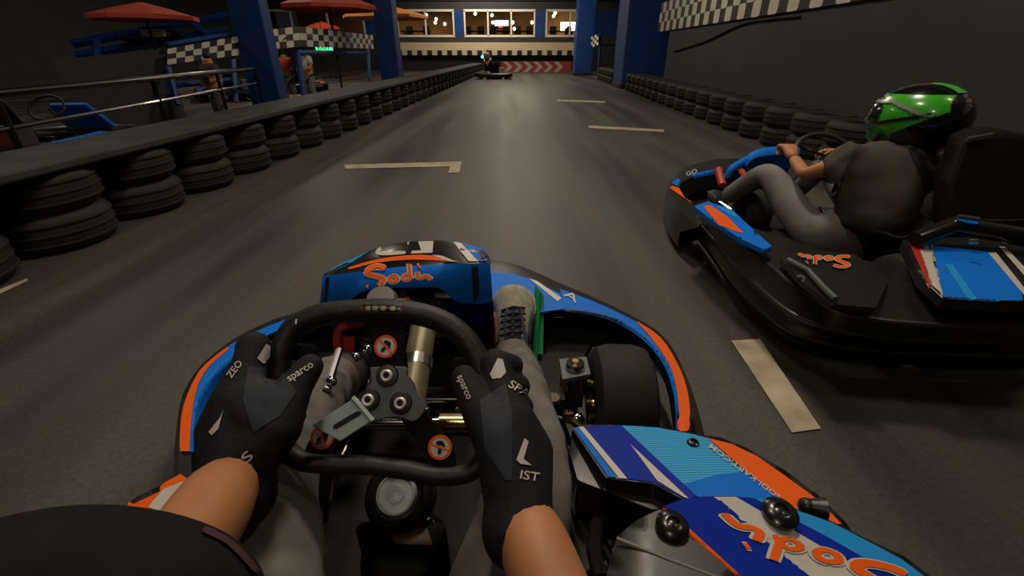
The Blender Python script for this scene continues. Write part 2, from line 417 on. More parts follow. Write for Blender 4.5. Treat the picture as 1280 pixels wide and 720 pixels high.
# cream band and checker fringe under the windows
b = MB(); z0 = at(620, 63, Y=YF - .5).z; z1 = at(620, 53, Y=YF - .5).z
b.box((-1.4, YF - .27, (z0 + z1) / 2), (10.6, .5, z1 - z0), M['cream']); tag(b.build('cream_band', smooth=False), 'long cream fascia running under the far lounge windows', 'fascia')
def checker(name, c00, c10, c11, c01, nu, nv, label, th=.02, rnd=True, start=0):
    """corners: bottom left, bottom right, top right, top left"""
    c = [Vector(x) for x in (c00, c10, c11, c01)]; f = lambda u, v: (c[0] * (1 - u) + c[1] * u) * (1 - v) + (c[3] * (1 - u) + c[2] * u) * v
    n = (c[1] - c[0]).cross(c[3] - c[0]).normalized()
    if n.dot(CAM - c[0]) < 0: n = -n
    b = MB(); b.prism([f(0, 0), f(1, 0), f(1, 1), f(0, 1)], -n * th, M['chkb'])
    for i in range(nu):
        for j in range(nv):
            if (i + j + start) % 2: continue
            e = -.02; g_ = .10
            q = [(i + e, j + g_), (i + g_, j + e), (i + 1 - g_, j + e), (i + 1 - e, j + g_), (i + 1 - e, j + 1 - g_), (i + 1 - g_, j + 1 - e), (i + g_, j + 1 - e), (i + e, j + 1 - g_)]
            q = [(min(max(a, 0), nu), min(max(bb, 0), nv)) for a, bb in q]
            b.add([f(a / nu, bb / nv) + n * .003 for a, bb in q], [tuple(range(8))], M['chkw'])
    return tag(b.build(name, smooth=False), label, 'banner')
zc0 = at(620, 69, Y=YF - .55).z
checker('checkered_fringe', (-6.5, YF - .56, zc0), (3.8, YF - .56, zc0), (3.8, YF - .56, z0), (-6.5, YF - .56, z0), 38, 1, 'single row of black and cream checks below the cream fascia')
# right wall checker banner
Ya, Yb, ba, bt = .2, 12.8, 1.365, 1.365 + .60
checker('checkered_banner', (RW(Ya) - .03, Ya, ba), (RW(Yb) - .03, Yb, ba), (RW(Yb) - .03, Yb, bt), (RW(Ya) - .03, Ya, bt), 50, 3, 'long black and cream checkered banner along the top of the dark right wall')
A0, A1, A2, A3 = at(209, 81, d=6.0), at(298, 69, d=7.0), at(298, 45, d=7.0), at(209, 61, d=6.0)
checker('checkered_banner', A0, A1, A2, A3, 9, 3, 'short checkered banner left of the near blue pillar')
B0, B1, B2, B3 = at(340, 62, d=7.9), at(376, 58, d=8.6), at(374, 33, d=8.6), at(337, 37, d=7.9)
checker('checkered_banner', B0, B1, B2, B3, 4, 3, 'short checkered banner just right of the near blue pillar', start=0)
B0, B1, B2, B3 = at(376, 58, d=8.7), at(467, 61, d=14.5), at(466, 44, d=14.5), at(374, 33, d=8.7)
checker('checkered_banner', B0, B1, B2, B3, 18, 3, 'checkered banner receding towards the second blue pillar', start=1)
B0, B1, B2, B3 = at(739, 60, d=19), at(748, 56, d=17), at(748, 42, d=17), at(739, 46, d=19)
bb_ = MB(); bb_.tube([(B1.x + .10, B1.y + .05, 0), (B2.x + .10, B2.y + .05, B2.z)], .05, M['bluewall'], 8); tag(bb_.build('banner_post'), 'thin blue post behind the tiny checkered banner on the right', 'post')
checker('checkered_banner', B0, B1, B2, B3, 4, 4, 'tiny checkered banner between the two right pillars', start=1)
b = MB(); cp = []
for px_, py_ in ((842, 64), (880, 52), (925, 31), (960, 24), (1000, 20)):
    r_ = ray(px_, py_); t_ = (3.2 - .02) / (r_.x - .035 * r_.y); cp.append(CAM + r_ * t_)
b.tube(spline(cp, 20), .014, M['matte'], 6); tag(b.build('wall_cable'), 'thin black cable slanting across the dark right wall below the banner', 'cable')
# pillars
def pillar(x0, x1, y0, y1, label):
    b = MB(); b.box(((x0 + x1) / 2, (y0 + y1) / 2, 2.5), (x1 - x0, y1 - y0, 5), M['bluewall'])
    b.box(((x0 + x1) / 2, (y0 + y1) / 2, .06), (x1 - x0 + .06, y1 - y0 + .06, .12), M['matte'])
    return tag(b.build('pillar', smooth=False, bevel=.02), label, 'pillar')
def colx(px, Y): return at(px, 60, Y=Y).x
pillar(colx(297, 8), colx(336, 8), 8, 8.3, 'thick blue pillar nearest on the left behind the tyre barrier')
pillar(colx(472, 14), colx(495, 14), 14, 14.6, 'second blue pillar on the left, before the far windows')
pillar(colx(781, 14), colx(836, 14), 14, 15.2, 'thick blue pillar nearest on the right beside the dark wall')
pillar(colx(720, 22), colx(742, 22), 22, 22.8, 'narrower blue pillar far on the right, beside the far wall')
pillar(colx(773, 20), colx(781, 20), 20, 20.6, 'slim blue pillar edge behind the thick right pillar')
# barriers: every tyre its own object
def tyre_mesh():
    R_, w = .28, .20; b = MB()
    prof = [(.15, -w / 2 + .02), (.19, -w / 2), (R_ - .04, -w / 2), (R_ - .01, -w / 2 + .025), (R_, -w / 4), (R_, w / 4), (R_ - .01, w / 2 - .025), (R_ - .04, w / 2), (.19, w / 2), (.15, w / 2 - .02), (.16, 0), (.15, -w / 2 + .02)]
    b.lathe(prof, (0, 0, 0), (0, 0, 1), M['rubber'], 24)
    for k in (-.05, 0, .05): b.lathe([(R_ - .001, k - .006), (R_ + .006, k - .004), (R_ + .006, k + .004), (R_ - .001, k + .006)], (0, 0, 0), (0, 0, 1), M['rubber'], 24)
    return b
t0 = tyre_mesh().build('barrier_tyre'); used = False
def tyre(x, y, z, label, group, tilt=0):
    global used
    o = t0 if not used else t0.copy()
    if used: COL.objects.link(o)
    used = True
    o.location = (x, y, z); o.rotation_euler = (tilt, 0, random.random() * 6)
    tag(o, label, 'tyre', group); return o
LW = lambda Y: -2.25 + .0405 * (Y - 1.7)
Y = .6
while Y < 24:
    for k in range(2): tyre(LW(Y) - .30, Y, .101 + k * .202, 'black barrier tyre stacked along the left edge of the track', 'tyres of the left barrier')
    Y += .575
Y = 2.9
while Y < 19.4:
    for k in range(2): (13.5 < Y < 15.7) or tyre(2.6 + .035 * Y + .29, Y, .101 + k * .202, 'black barrier tyre stacked against the right wall', 'tyres of the right barrier')
    Y += .575
b = MB(); pts = [(LW(y) - .30, y, .43) for y in (.3, 6, 12, 18, 24)]
for y0, y1 in zip((.3, 8, 16), (8, 16, 24)):
    b.prism([(LW(y0) - .02, y0, .405), (LW(y1) - .02, y1, .405), (LW(y1) - .55, y1, .405), (LW(y0) - .55, y0, .405)], (0, 0, .045), M['belt'])
tag(b.build('barrier_belt', smooth=False, bevel=.01), 'grey belt capping the left row of barrier tyres', 'barrier')
# chevron board at the end of the track
b = MB(); y = 25.2; x0, x1 = at(626, 86, Y=y).x, at(714, 86, Y=y).x; z0, z1 = .42, .92
z0 = at(670, 94, Y=y).z; z1 = at(670, 77, Y=y).z; z0 = max(z0, .02)
b.box(((x0 + x1) / 2, y + .06, (z0 + z1) / 2), (x1 - x0, .1, z1 - z0), M['chevr'])
for k in range(6):
    a = x0 + .1 + k * (x1 - x0 - .5) / 6; w = .22; zm = (z0 + z1) / 2; t = .28
    b.add([(a, y - .001, z0), (a + w, y - .001, z0), (a + w + t, y - .001, zm), (a + w, y - .001, z1), (a, y - .001, z1), (a + t, y - .001, zm)], [(0, 1, 2, 5), (5, 2, 3, 4)], M['chevw'])
tag(b.build('chevron_board', smooth=False), 'red and white chevron barrier board at the end of the straight', 'board')
# painted floor marks
def mark(quads, label):
    b = MB()
    for q in quads: b.prism([at(x, y, z=.003) for x, y in q], (0, 0, .0015), M['paint'])
    return tag(b.build('painted_line', smooth=False), label, 'floor marking')
mark([[(914, 426), (950, 424), (1026, 536), (990, 541)]], 'broad cream painted dash on the floor right of the near kart')
mark([[(430, 206), (577, 202), (574, 216), (560, 216), (563, 208), (432, 211)]], 'cream L-shaped parking mark on the left of the track')
mark([[(736, 157), (830, 162), (830, 165), (736, 160)]], 'thin cream painted line across the track before the right kart')
mark([[(697, 124.5), (757, 126.5), (757, 128.5), (697, 126.5)]], 'thin cream painted line across the track farther ahead')
mark([[(0, 362), (34, 348), (35, 351), (0, 367)]], 'faint painted edge line at the left by the tyres')
# pit rail, low wall, pit posts
b = MB(); b.tube([(-2.9, 1.5, .70), (-3.2, 3.0, .70), (-3.75, 6.3, .70), (-4.0, 7.8, .70)], .028, M['gloss'], 10)
b.tube([(-2.9, 1.5, .5), (-3.2, 3.0, .5), (-3.75, 6.3, .5), (-4.0, 7.8, .5)], .016, M['gloss'], 8)
root = thing('pit_rail', 'dark double tube railing beyond the left tyre barrier', 'railing', (-3.5, 6, 0)); b.build('rail', root)
for (x, y) in ((-2.93, 1.7), (-3.2, 3.0), (-3.5, 4.8), (-3.75, 6.3), (-4.0, 7.75)):
    b = MB(); b.tube([(x, y, 0), (x, y, .7)], .022, M['gloss'], 8); b.build('post', root)
b = MB(); p0, p1 = at(70, 88, d=5.0), at(206, 61, d=6.1)
b.prism([(p0.x, p0.y, .0), (p1.x, p1.y, 0), (p1.x, p1.y, p1.z), (p0.x, p0.y, p1.z - .12), (p0.x - 2, p0.y - 1, p1.z - .2), (p0.x - 2, p0.y - 1, 0)][:4], (-.1, .12, 0), M['wall'])
tag(b.build('pit_wall', smooth=False), 'low plain grey panel wall left of the short checkered banner', 'wall panel')
def gantry(pts, r, label):
    b = MB()
    for q in pts: b.tube(q, r, M['bluewall'], 4)
    return tag(b.build('pit_gantry', smooth=False), label, 'frame')
A = lambda x, y, d: at(x, y, d=d)
gantry([[A(209, 82, 6.05), A(222, 131, 6.05)], [A(291, 70, 7.0), A(295, 128, 7.0)], [A(212, 107, 6.05), A(288, 100, 7.0)], [A(209, 57, 6.05), A(291, 43, 7.0)]], .04, 'blue frame carrying the short checkered banner on the left')
gantry([[A(372, 66, 8.65), A(380, 122, 8.65)], [A(372, 66, 8.65), A(460, 66, 14.5)], [A(460, 62, 14.5), A(462, 100, 14.5)]], .05, 'blue frame carrying the checkered banner behind the near pillar')
gantry([[A(90, 55, 10), A(285, 20, 11)], [A(95, 70, 10), A(285, 38, 11)], [A(150, 45, 10.2), A(205, 55, 10.5)], [A(210, 34, 10.5), A(240, 52, 10.7)], [A(240, 28, 10.7), A(262, 46, 10.8)], [A(120, 50, 10), A(125, 118, 10)]], .09, 'dark blue raised walkway frame high on the left')
def umbrella(px0, px1, ytop, yrim, d, m, label, n=8):
    c0, c1 = at(px0, yrim, d=d), at(px1, yrim, d=d); c = (c0 + c1) / 2; R_ = (c1 - c0).length / 2
    top = at((px0 + px1) / 2, ytop, d=d).z - c.z; root = thing('parasol', label, 'parasol', (c.x, c.y, 0))
    b = MB()
    for k in range(n):
        a0, a1 = 2 * math.pi * k / n, 2 * math.pi * (k + 1) / n
        P = lambda a, r, z: Vector((c.x + r * math.cos(a), c.y + r * math.sin(a), c.z + z))
        b.add([P(0, 0, top), P(a0, R_ * .5, top * .55), P(a1, R_ * .5, top * .55)], [(0, 1, 2)], m)
        b.add([P(a0, R_ * .5, top * .55), P(a0, R_, 0), P(a1, R_, 0), P(a1, R_ * .5, top * .55)], [(0, 1, 2, 3)], m)
        b.add([P(a0, R_, 0), P(a0, R_, -.08), P(a1, R_, -.08), P(a1, R_, 0)], [(0, 1, 2, 3)], m)
    b.build('canopy', root, smooth=False, solid=.01)
    b = MB(); b.tube([(c.x, c.y, 0), (c.x, c.y, c.z + top)], .03, M['matte'], 8); b.build('pole', root)
    b = MB(); b.lathe([(0, .06), (.28, .06), (.3, 0)], (c.x, c.y, 0), (0, 0, 1), M['matte'], 16); b.build('base', root)
umbrella(122, 240, 3, 20, 9.5, M['umb'], 'orange red parasol open at the upper left')
umbrella(352, 470, -14, 8, 11, M['umb'], 'dark red parasol between the two left pillars')
umbrella(428, 535, 6, 20, 16, M['umbo'], 'amber parasol behind the second left pillar')
umbrella(382, 424, 27, 34, 17, M['umb'], 'small red parasol just above the receding checkered banner')
# exit signs
def exits(px, py, d, label):
    p = at(px, py, d=d); b = MB(); b.box(p, (.5, .05, .2), M['exitg']); o = tag(b.build('exit_sign', smooth=False), label, 'sign')
    b = MB(); b.tube([p + Vector((0, 0, .1)), Vector((p.x, p.y, 5.05))], .01, M['matte'], 6); b.build('hanger', o)
    V, Fs, w = textmesh('EXIT', .02); b = MB(); b.add([(p.x - .2 + x * .4 / w, p.y - .03, p.z - .06 + y * .17) for x, y in V], Fs, M['chkw']); b.build('lettering', o)
exits(405, 59, 13.4, 'teal lit exit sign below the receding checkered banner'); exits(745, 19, 24, 'green lit exit sign between the two right pillars')
def sconce(px, py, d, label):
    p = at(px, py, d=d); b = MB(); b.box(p, (.5, .06, .14), M['chkw']); b.box(p + Vector((0, .2, 0)), (.06, .4, .06), M['matte']); tag(b.build('wall_plate', smooth=False), label, 'sign')
sconce(191, 41, 9.8, 'small white plate on the blue walkway above the left pit'); 
#%%KART
# ================================================================== the driver's own kart
K = thing('go_kart', 'blue, orange and black go-kart being driven, filling the foreground', 'go-kart', (-.16, .6, 0))
NB = 60
# ---- front bumper
outerL = [(216, 600), (218, 565), (220, 540), (224, 510), (232, 485), (250, 458), (275, 436), (300, 419), (340, 400), (372, 390), (410, 375), (450, 362)]
outerR = [(530, 330), (580, 324), (612, 325), (640, 329), (667, 339), (700, 354), (750, 375), (792, 396), (822, 414), (842, 437), (860, 475), (871, 507), (880, 541), (888, 575)]
outer = outerL + outerR
stO = [(222, 600), (223, 565), (225, 540), (230, 506), (248, 466), (268, 446), (287, 431), (317, 415), (350, 401), (372, 393), (415, 380), (455, 367), (530, 337), (580, 331), (612, 331), (640, 335), (667, 345), (700, 359), (750, 380), (796, 402), (825, 422), (847, 455), (859, 487), (863, 517), (858, 541), (858, 575)]
stI = [(240, 600), (239, 565), (240, 540), (246, 504), (262, 475), (278, 458), (295, 444), (325, 426), (350, 414), (370, 403), (420, 395), (460, 385), (530, 372), (580, 375), (612, 385), (640, 392), (677, 392), (705, 388), (742, 392), (776, 403), (810, 427), (832, 455), (843, 485), (848, 517), (850, 541), (846, 575)]
inn = [(x + (10 if x < 500 else -8), y + 8) for x, y in stI]
low = [(x + (-4 if x < 500 else 4), y) for x, y in outer]
n = 90
R0 = rowz(outer, n, z=.05); R1 = rowz(outer, n, z=.19); R2 = rowz(stO, n, z=.235); R3 = rowz(stI, n, z=.235); R4 = rowz(inn, n, z=.20); R5 = rowz(inn, n, z=.10)
R0 = [Vector((r.x, r.y, .06)) for r in R1]
b = MB(); b.grid([R0, R1, R2, R3, R4, R5, R0], M['black']); bump = b.build('front_bumper', K, angle=50)
bb = bvh([bump])
bnd = [(238, 566), (239, 540), (243, 504), (252, 474), (268, 454), (284, 440), (287, 433)]
decalpoly('stripe_decal', bb, sp2([(226, 566), (226, 540), (231, 506), (248, 468), (268, 448), (285, 435)], 14) + sp2(bnd[::-1], 14)[1:], M['orange'], bump, off=.0045, L=6)
decalpoly('stripe_decal', bb, sp2([(238, 566), (239, 540), (243, 504), (252, 474), (268, 454), (284, 435), (317, 417), (350, 403), (380, 393)], 24) + sp2([(380, 400), (350, 413), (325, 425), (295, 443), (278, 457), (262, 474), (246, 504), (241, 540), (240, 566)], 24), M['blue'], bump, off=.003, L=6)
decalpoly('stripe_decal', bb, sp2([(796, 403), (825, 423), (846, 455), (858, 487), (862, 517), (858, 541)], 16) + sp2([(850, 541), (848, 512), (845, 484), (836, 457), (817, 428), (797, 405)], 16), M['orange'], bump, off=.0045, L=6)
decalpoly('stripe_decal', bb, sp2([(700, 362), (750, 381), (795, 403)], 10) + sp2([(817, 428), (836, 457), (845, 484), (848, 512), (849, 541)], 12) + sp2([(846, 540), (846, 512), (842, 486), (831, 456), (809, 428), (776, 405), (742, 393), (705, 388)], 18), M['blue'], bump, off=.003, L=6)
decalpoly('stripe_decal', bb, [(614, 341), (640, 343), (660, 349), (700, 368), (706, 387), (677, 391), (640, 389), (614, 382)], M['blue'], bump, off=.003, L=6)
decalpoly('stripe_decal', bb, [(661, 349), (672, 353), (702, 374), (697, 378)], M['white'], bump, off=.0045, L=6)
decaltext('bumper_lettering', bb, 'A', (704, 371), (720, 381), 9, M['white'], bump, off=.006)
# ---- chassis
b = MB(); b.prism([(-.43, .2, .05), (.12, .2, .05), (.14, .75, .05), (.10, 1.25, .05), (-.42, 1.25, .05), (-.46, .75, .05)], (0, 0, .012), M['matte']); b.build('floor_tray', K, smooth=False)
for sx in (-1, 1):
    c = -.16; b = MB()
    b.tube(spline([(c + sx * .2, -.45, .09), (c + sx * .27, .1, .09), (c + sx * .30, .7, .09), (c + sx * .24, 1.0, .09), (c + sx * .22, 1.3, .09)], 20), .016, M['gloss'], 10); b.build('chassis_rail', K)
    b = MB(); b.tube(spline([(c + sx * .30, .45, .1), (c + sx * .5, .42, .12), (c + sx * .55, .2, .12), (c + sx * .52, -.2, .12), (c + sx * .3, -.3, .1)], 20), .012, M['gloss'], 8); b.build('side_bar', K)
b = MB(); b.tube([(-.46, .885, .13), (.14, .885, .13)], .018, M['gloss'], 10); b.build('front_axle_beam', K)
b = MB(); b.tube([(-.72, -.35, .14), (.40, -.35, .14)], .02, M['steel'], 12); b.build('rear_axle', K)
# ---- wheels
def kart_wheel(cx, cy, R_, w, side, parent, name='front_wheel', steer=0):
    b = MB(); ax = Vector((math.cos(steer), math.sin(steer), 0)); c = Vector((cx, cy, R_ + .001)); h = w / 2
    b.lathe([(.065, -h + .01), (.075, -h), (R_ - .03, -h), (R_ - .008, -h + .012), (R_, -h * .45), (R_, h * .45), (R_ - .008, h - .012), (R_ - .03, h), (.075, h), (.065, h - .01), (.065, -h + .01)], c, ax, M['rubber'], 36)
    o = b.build(name, parent)
    b = MB(); q = -h if side > 0 else h; s_ = -1 if side > 0 else 1
    b.lathe([(.066, q * .98), (.074, q * 1.02), (.066, q * .8), (.035, q * .55), (.02, q * .55), (.02, q * .9), (.0, q * .92)], c, ax, M['chrome'], 30); b.build('wheel_rim', o)
    for k in range(5):
        a = 2 * math.pi * k / 5 + .3; u = Vector((-ax.y, ax.x, 0)); p = c + ax * (q * .9) + u * (.048 * math.cos(a)) + Vector((0, 0, .048 * math.sin(a)))
        b = MB(); b.lathe([(0, -.012), (.009, -.012), (.009, .012), (0, .012)], p, ax, M['gold'], 8); b.build('wheel_nut', o)
    return o
kart_wheel(.275, .885, .14, .145, 1, K, steer=math.radians(-2)); kart_wheel(-.595, .885, .14, .145, -1, K, steer=math.radians(-2))
kart_wheel(.44, -.35, .14, .18, 1, K, 'rear_wheel'); kart_wheel(-.76, -.35, .14, .18, -1, K, 'rear_wheel')
# ---- right knuckle, rods
for sx in (-1, 1):
    m = lambda x: -.16 + sx * (x + .16)
    b = MB(); b.tube([(m(.155), .885, .10), (m(.155), .885, .25)], .016, M['steel'], 12); b.box((m(.15), .885, .17), (.05, .07, .05), M['matte'])
    b.lathe([(0, .012), (.022, .012), (.024, 0)], (m(.155), .885, .245), (0, 0, 1), M['chrome'], 18); b.lathe([(0, .019), (.009, .019), (.009, 0)], (m(.155), .885, .245), (0, 0, 1), M['gold'], 6)
    b.prism([(m(.12), .84, .232), (m(.19), .86, .232), (m(.19), .93, .232), (m(.12), .92, .232)], (0, 0, .01), M['plate']); b.build('steering_knuckle', K)
    b = MB(); b.tube([(m(.15), .80, .15), (m(.10), .80, .16), (-.16 + sx * .03, .78, .2)], .008, M['chrome'], 8); b.sphere((m(.155), .80, .155), .018, M['chrome']); b.sphere((-.16 + sx * .04, .78, .2), .014, M['chrome']); b.build('tie_rod', K)
    b = MB(); b.tube(spline([(m(.02), 1.08, .30), (m(.04), .98, .24), (m(.06), .85, .13), (m(.075), .7, .10), (m(.06), .62, .10)], 14), .005, M['chrome'], 8); b.build('brake_cable', K)
    b = MB(); b.tube([(m(.12), .78, .19), (m(.17), .74, .17), (m(.20), .75, .16)], .009, M['gold'], 8)
    for p in ((m(.13), .77, .19), (m(.17), .74, .175), (m(.195), .75, .165)): b.lathe([(0, .012), (.012, .012), (.012, -.01), (0, -.01)], p, (0, .3, 1), M['gold'], 6)
    b.build('brake_fitting', K)
    b = MB(); b.box((m(.10), .83, .17), (.05, .05, .08), M['matte']); b.lathe([(0, .008), (.016, .008), (.018, 0)], (m(.095), .80, .215), (0, 0, 1), M['yellow'], 14); b.build('brake_reservoir', K)
# ---- pedals
for sx, mm, nm in ((.12, M['green'], 'green throttle pedal'), (-.22, M['red'], 'red brake pedal')):
    b = MB(); x = -.16 + sx
    if sx > 0:
        b.tube(spline([(.06, 1.02, .07), (.072, 1.12, .19), (.078, 1.20, .285)], 10), .010, mm, 8)
        b.prism([(.066, 1.08, .14), (.092, 1.08, .14), (.098, 1.20, .27), (.070, 1.22, .30)], (0, .01, -.008), mm)
    else:
        q = at(424, 412, Y=.98); b.tube(spline([(q.x - .02, .90, .08), (q.x, .94, .22), q, (q.x + .06, 1.0, q.z + .01)], 14), .012, mm, 8)
        b.prism([(q.x, .9, .1), (q.x + .03, .9, .1), (q.x + .04, .97, q.z - .02), (q.x, .97, q.z - .02)], (0, .01, 0), mm)
    lab(b.build('pedal', K), nm)
# ---- seat, rear bumper, engine
b = MB(); rows = []
for yy, zz, hw, lip in ((.30, .12, .17, .05), (.15, .09, .19, .12), (-.02, .09, .20, .18), (-.14, .16, .20, .22), (-.20, .30, .19, .20), (-.26, .45, .17, .12), (-.29, .55, .14, .05)):
    rows.append([Vector((-.17 + hw * u, yy + (.9 if zz > .14 else .0) * lip * .7 * max(0, abs(u) - .45), zz + lip * max(0, abs(u) - .6) * (1.9 if zz < .2 else .6))) for u in (-1.15, -1.05, -.9, -.7, -.4, 0, .4, .7, .9, 1.05, 1.15)])
b.grid(rows, M['gloss']); b.build('seat', K, solid=.012, sub=1)
b = MB(); b.tube(spline([(-.85, -.55, .2), (-.5, -.62, .2), (.2, -.62, .2), (.53, -.55, .2)], 16), .06, M['black'], 12); b.build('rear_bumper', K)
b = MB(); b.box((.27, -.32, .30), (.2, .26, .22), M['steel']); 
for k in range(6): b.box((.27, -.32, .24 + k * .03), (.24, .3, .008), M['steel'])
b.build('engine', K, smooth=False)
b = MB(); b.prism([at(x, y, z=.12) for x, y in ((600, 385), (677, 396), (742, 398), (778, 408), (792, 424), (742, 424), (716, 470), (690, 520), (560, 520), (420, 470), (300, 500), (270, 490), (300, 450), (350, 420), (420, 400))], (0, 0, -.03), M['matte']); b.build('front_tray', K, smooth=False)
# ---- steering column, wheel
C = at(485, 490, d=.64); nrm = (CAM - C).normalized(); nrm = Vector((0, nrm.y, nrm.z)).normalized()
wp = lambda x, y, off=0: onplane(x, y, C + nrm * off, nrm)
b = MB(); b.tube([C - nrm * .03, C - nrm * .50], .011, M['steel'], 12); b.tube([C - nrm * .02, C - nrm * .06], .028, M['matte'], 14); b.build('steering_column', K)
p = at(523, 450, d=.86); b = MB(); b.tube([p + Vector((0, -.1, -.03)), p + Vector((0, .11, .04))], .026, mat('tan_tube', (.20, .18, .10), .4, .3, noise=.3), 18); b.tube([p + Vector((0, -.02, -.006)), p + Vector((0, .0, .002))], .029, M['steel'], 18); b.build('master_cylinder', K)
p = at(540, 440, d=.9); b = MB(); b.tube([p + Vector((-.012, -.09, -.02)), p + Vector((-.012, .1, .03))], .005, M['chrome'], 8); b.build('push_rod', K)
p = at(415, 470, d=.86); b = MB(); b.tube([at(408, 488, d=.84), at(424, 438, d=.94)], .008, M['steel'], 8); b.sphere(at(414, 477, d=.85), .011, M['chrome']); b.sphere(at(445, 446, d=.92), .011, M['chrome']); b.sphere(at(460, 436, d=.93), .010, M['chrome']); b.build('brake_rod', K)
b = MB(); q = at(480, 528, d=.80); b.tube([q + Vector((-.03, 0, 0)), q + Vector((.19, .0, -.0))], .011, M['chrome'], 10); b.tube([q + Vector((.10, 0, 0)), q + Vector((.16, .0, -.0))], .017, M['gold'], 10); b.build('cross_shaft', K)
rimpx = [(440, 389), (490, 388), (540, 397), (575, 417), (598, 450), (610, 490), (613, 530), (607, 566), (588, 590), (548, 595), (503, 587), (455, 581), (410, 580), (375, 575), (353, 555), (344, 520), (344, 480), (352, 440), (368, 410), (400, 394)]
RIM = spline([wp(x, y) for x, y in rimpx], 96, closed=True)
b = MB(); RR = [.0172 - .0045 * min(1, max(0, (topx(p)[1] - 545) / 35)) for p in RIM]; b.tube(RIM, RR, M['rim'], 18, closed=True); SW = b.build('steering_wheel', K, angle=80)
def wplate(name, poly, off, th, m, parent=SW, bevel=.0015):
    b = MB(); b.prism([wp(x, y, off) for x, y in poly], nrm * -th, m); return b.build(name, parent, smooth=False, bevel=bevel)
wplate('spoke', [(463, 398), (504, 398), (506, 440), (509, 460), (461, 460), (464, 440)], .004, .01, M['matteb'])
wplate('spoke', [(498, 520), (512, 500), (525, 505), (566, 560), (570, 585), (545, 588), (530, 566)], .003, .01, M['matteb'])
wplate('spoke', [(440, 515), (455, 528), (420, 560), (408, 585), (375, 578), (385, 552)], -.004, .01, M['matteb'])
hub = sp2([(462, 459), (485, 458), (508, 459), (509, 470), (516, 480), (521, 492), (528, 498), (534, 506), (528, 518), (520, 526), (512, 527), (505, 524), (495, 522), (480, 523), (466, 528), (452, 520), (444, 508), (446, 498), (455, 488), (463, 478), (463, 468), (462, 459)], 66)[:-1]
wplate('hub_plate', hub, .012, .006, M['plate'])
lab(wplate('mount_bracket', [(389, 532), (442, 498), (446, 498), (466, 524), (462, 528), (425, 552)], .020, .006, M['bracket']), 'pale metal bracket')
wplate('bracket_slot', [(417, 531), (446, 514), (452, 515), (450, 519), (421, 536), (416, 536)], .0206, .001, M['matte'], bevel=0)
b = MB(); b.tube([wp(441, 497, .02), wp(466, 526, .02)], .004, M['bracket'], 8); b.build('bracket_fold', SW)
for x, y in ((484, 469.5), (461, 500), (501, 504)):
    b = MB(); c = wp(x, y, .012); b.lathe([(0, .003), (.0145, .0025), (.016, 0)], c, nrm, M['gloss'], 24); b.lathe([(.004, .0), (.0045, .006), (.0065, .0068), (.0085, .005), (.0085, 0)], c, nrm, M['bolt'], 20); b.lathe([(0, .004), (.0045, .004)], c, nrm, M['matte'], 10); b.build('bolt', SW)
def sticker(x, y, off, ang=0):
    c = wp(x, y, off); X = Vector((1, 0, 0)); U = nrm.cross(X).normalized(); ca, sa = math.cos(ang), math.sin(ang); X, U = X * ca + U * sa, U * ca - X * sa
    b = MB(); r = .0165; b.lathe([(0, .0004), (r * .8, .0004)], c, nrm, M['white'], 30); b.lathe([(r * .78, .0007), (r, .0007), (r, 0)], c, nrm, M['orange'], 30)
    f = lambda a, k: c + X * a * r + U * k * r + nrm * .0011
    for (cx, cy, rx, ry, tl) in ((-.15, -.25, .30, .16, .9), (.15, .3, .34, .2, -.5), (.3, .1, .12, .3, .3)):
        pts = []
        for k in range(12):
            a = k * math.pi / 6; px_, py_ = rx * math.cos(a), ry * math.sin(a); pts.append(f(cx + px_ * math.cos(tl) - py_ * math.sin(tl), cy + px_ * math.sin(tl) + py_ * math.cos(tl)))
        b.add(pts, [tuple(range(12))], M['matte'])
    b.add([f(-.62, .55) + nrm * .0003, f(-.52, .64) + nrm * .0003, f(.62, -.55) + nrm * .0003, f(.52, -.64) + nrm * .0003], [(0, 1, 2, 3)], M['orange'])
    lab(b.build('warning_sticker', SW, smooth=False), 'round orange and white no-hands warning sticker')
sticker(482, 433, .0065); sticker(550, 559, .006, .5); sticker(403, 546, .0015, -.3)
swb = bvh([SW])
b = MB()
V, Fs = fillpoly([(452, 379), (503, 381), (502, 392), (451, 390)], 5); conform('rim_badge', swb, V, Fs, mat('badge_dull', (.07, .065, .055), .4, .6), SW, .0012)
V, Fs = fillpoly([(454, 381), (500, 383), (499, 390), (453, 388)], 5); conform('rim_badge', swb, V, Fs, M['gloss'], SW, .0020)
for x in (458, 467, 477, 489): 
    V, Fs = fillpoly([(x, 383), (x + 6, 383.4), (x + 5, 388.2), (x - 1, 387.8)], 5); conform('badge_mark', swb, V, Fs, mat('badge_tan', (.25, .2, .11), .4, .5), SW, .0026)
for q in ([(577, 421), (584, 415), (585, 416), (578, 423)], [(369, 405), (370, 399), (371.5, 399), (371, 405)]):
    conform('rim_seam', swb, q, [(0, 1, 2, 3)], M['steel'], SW, .001)
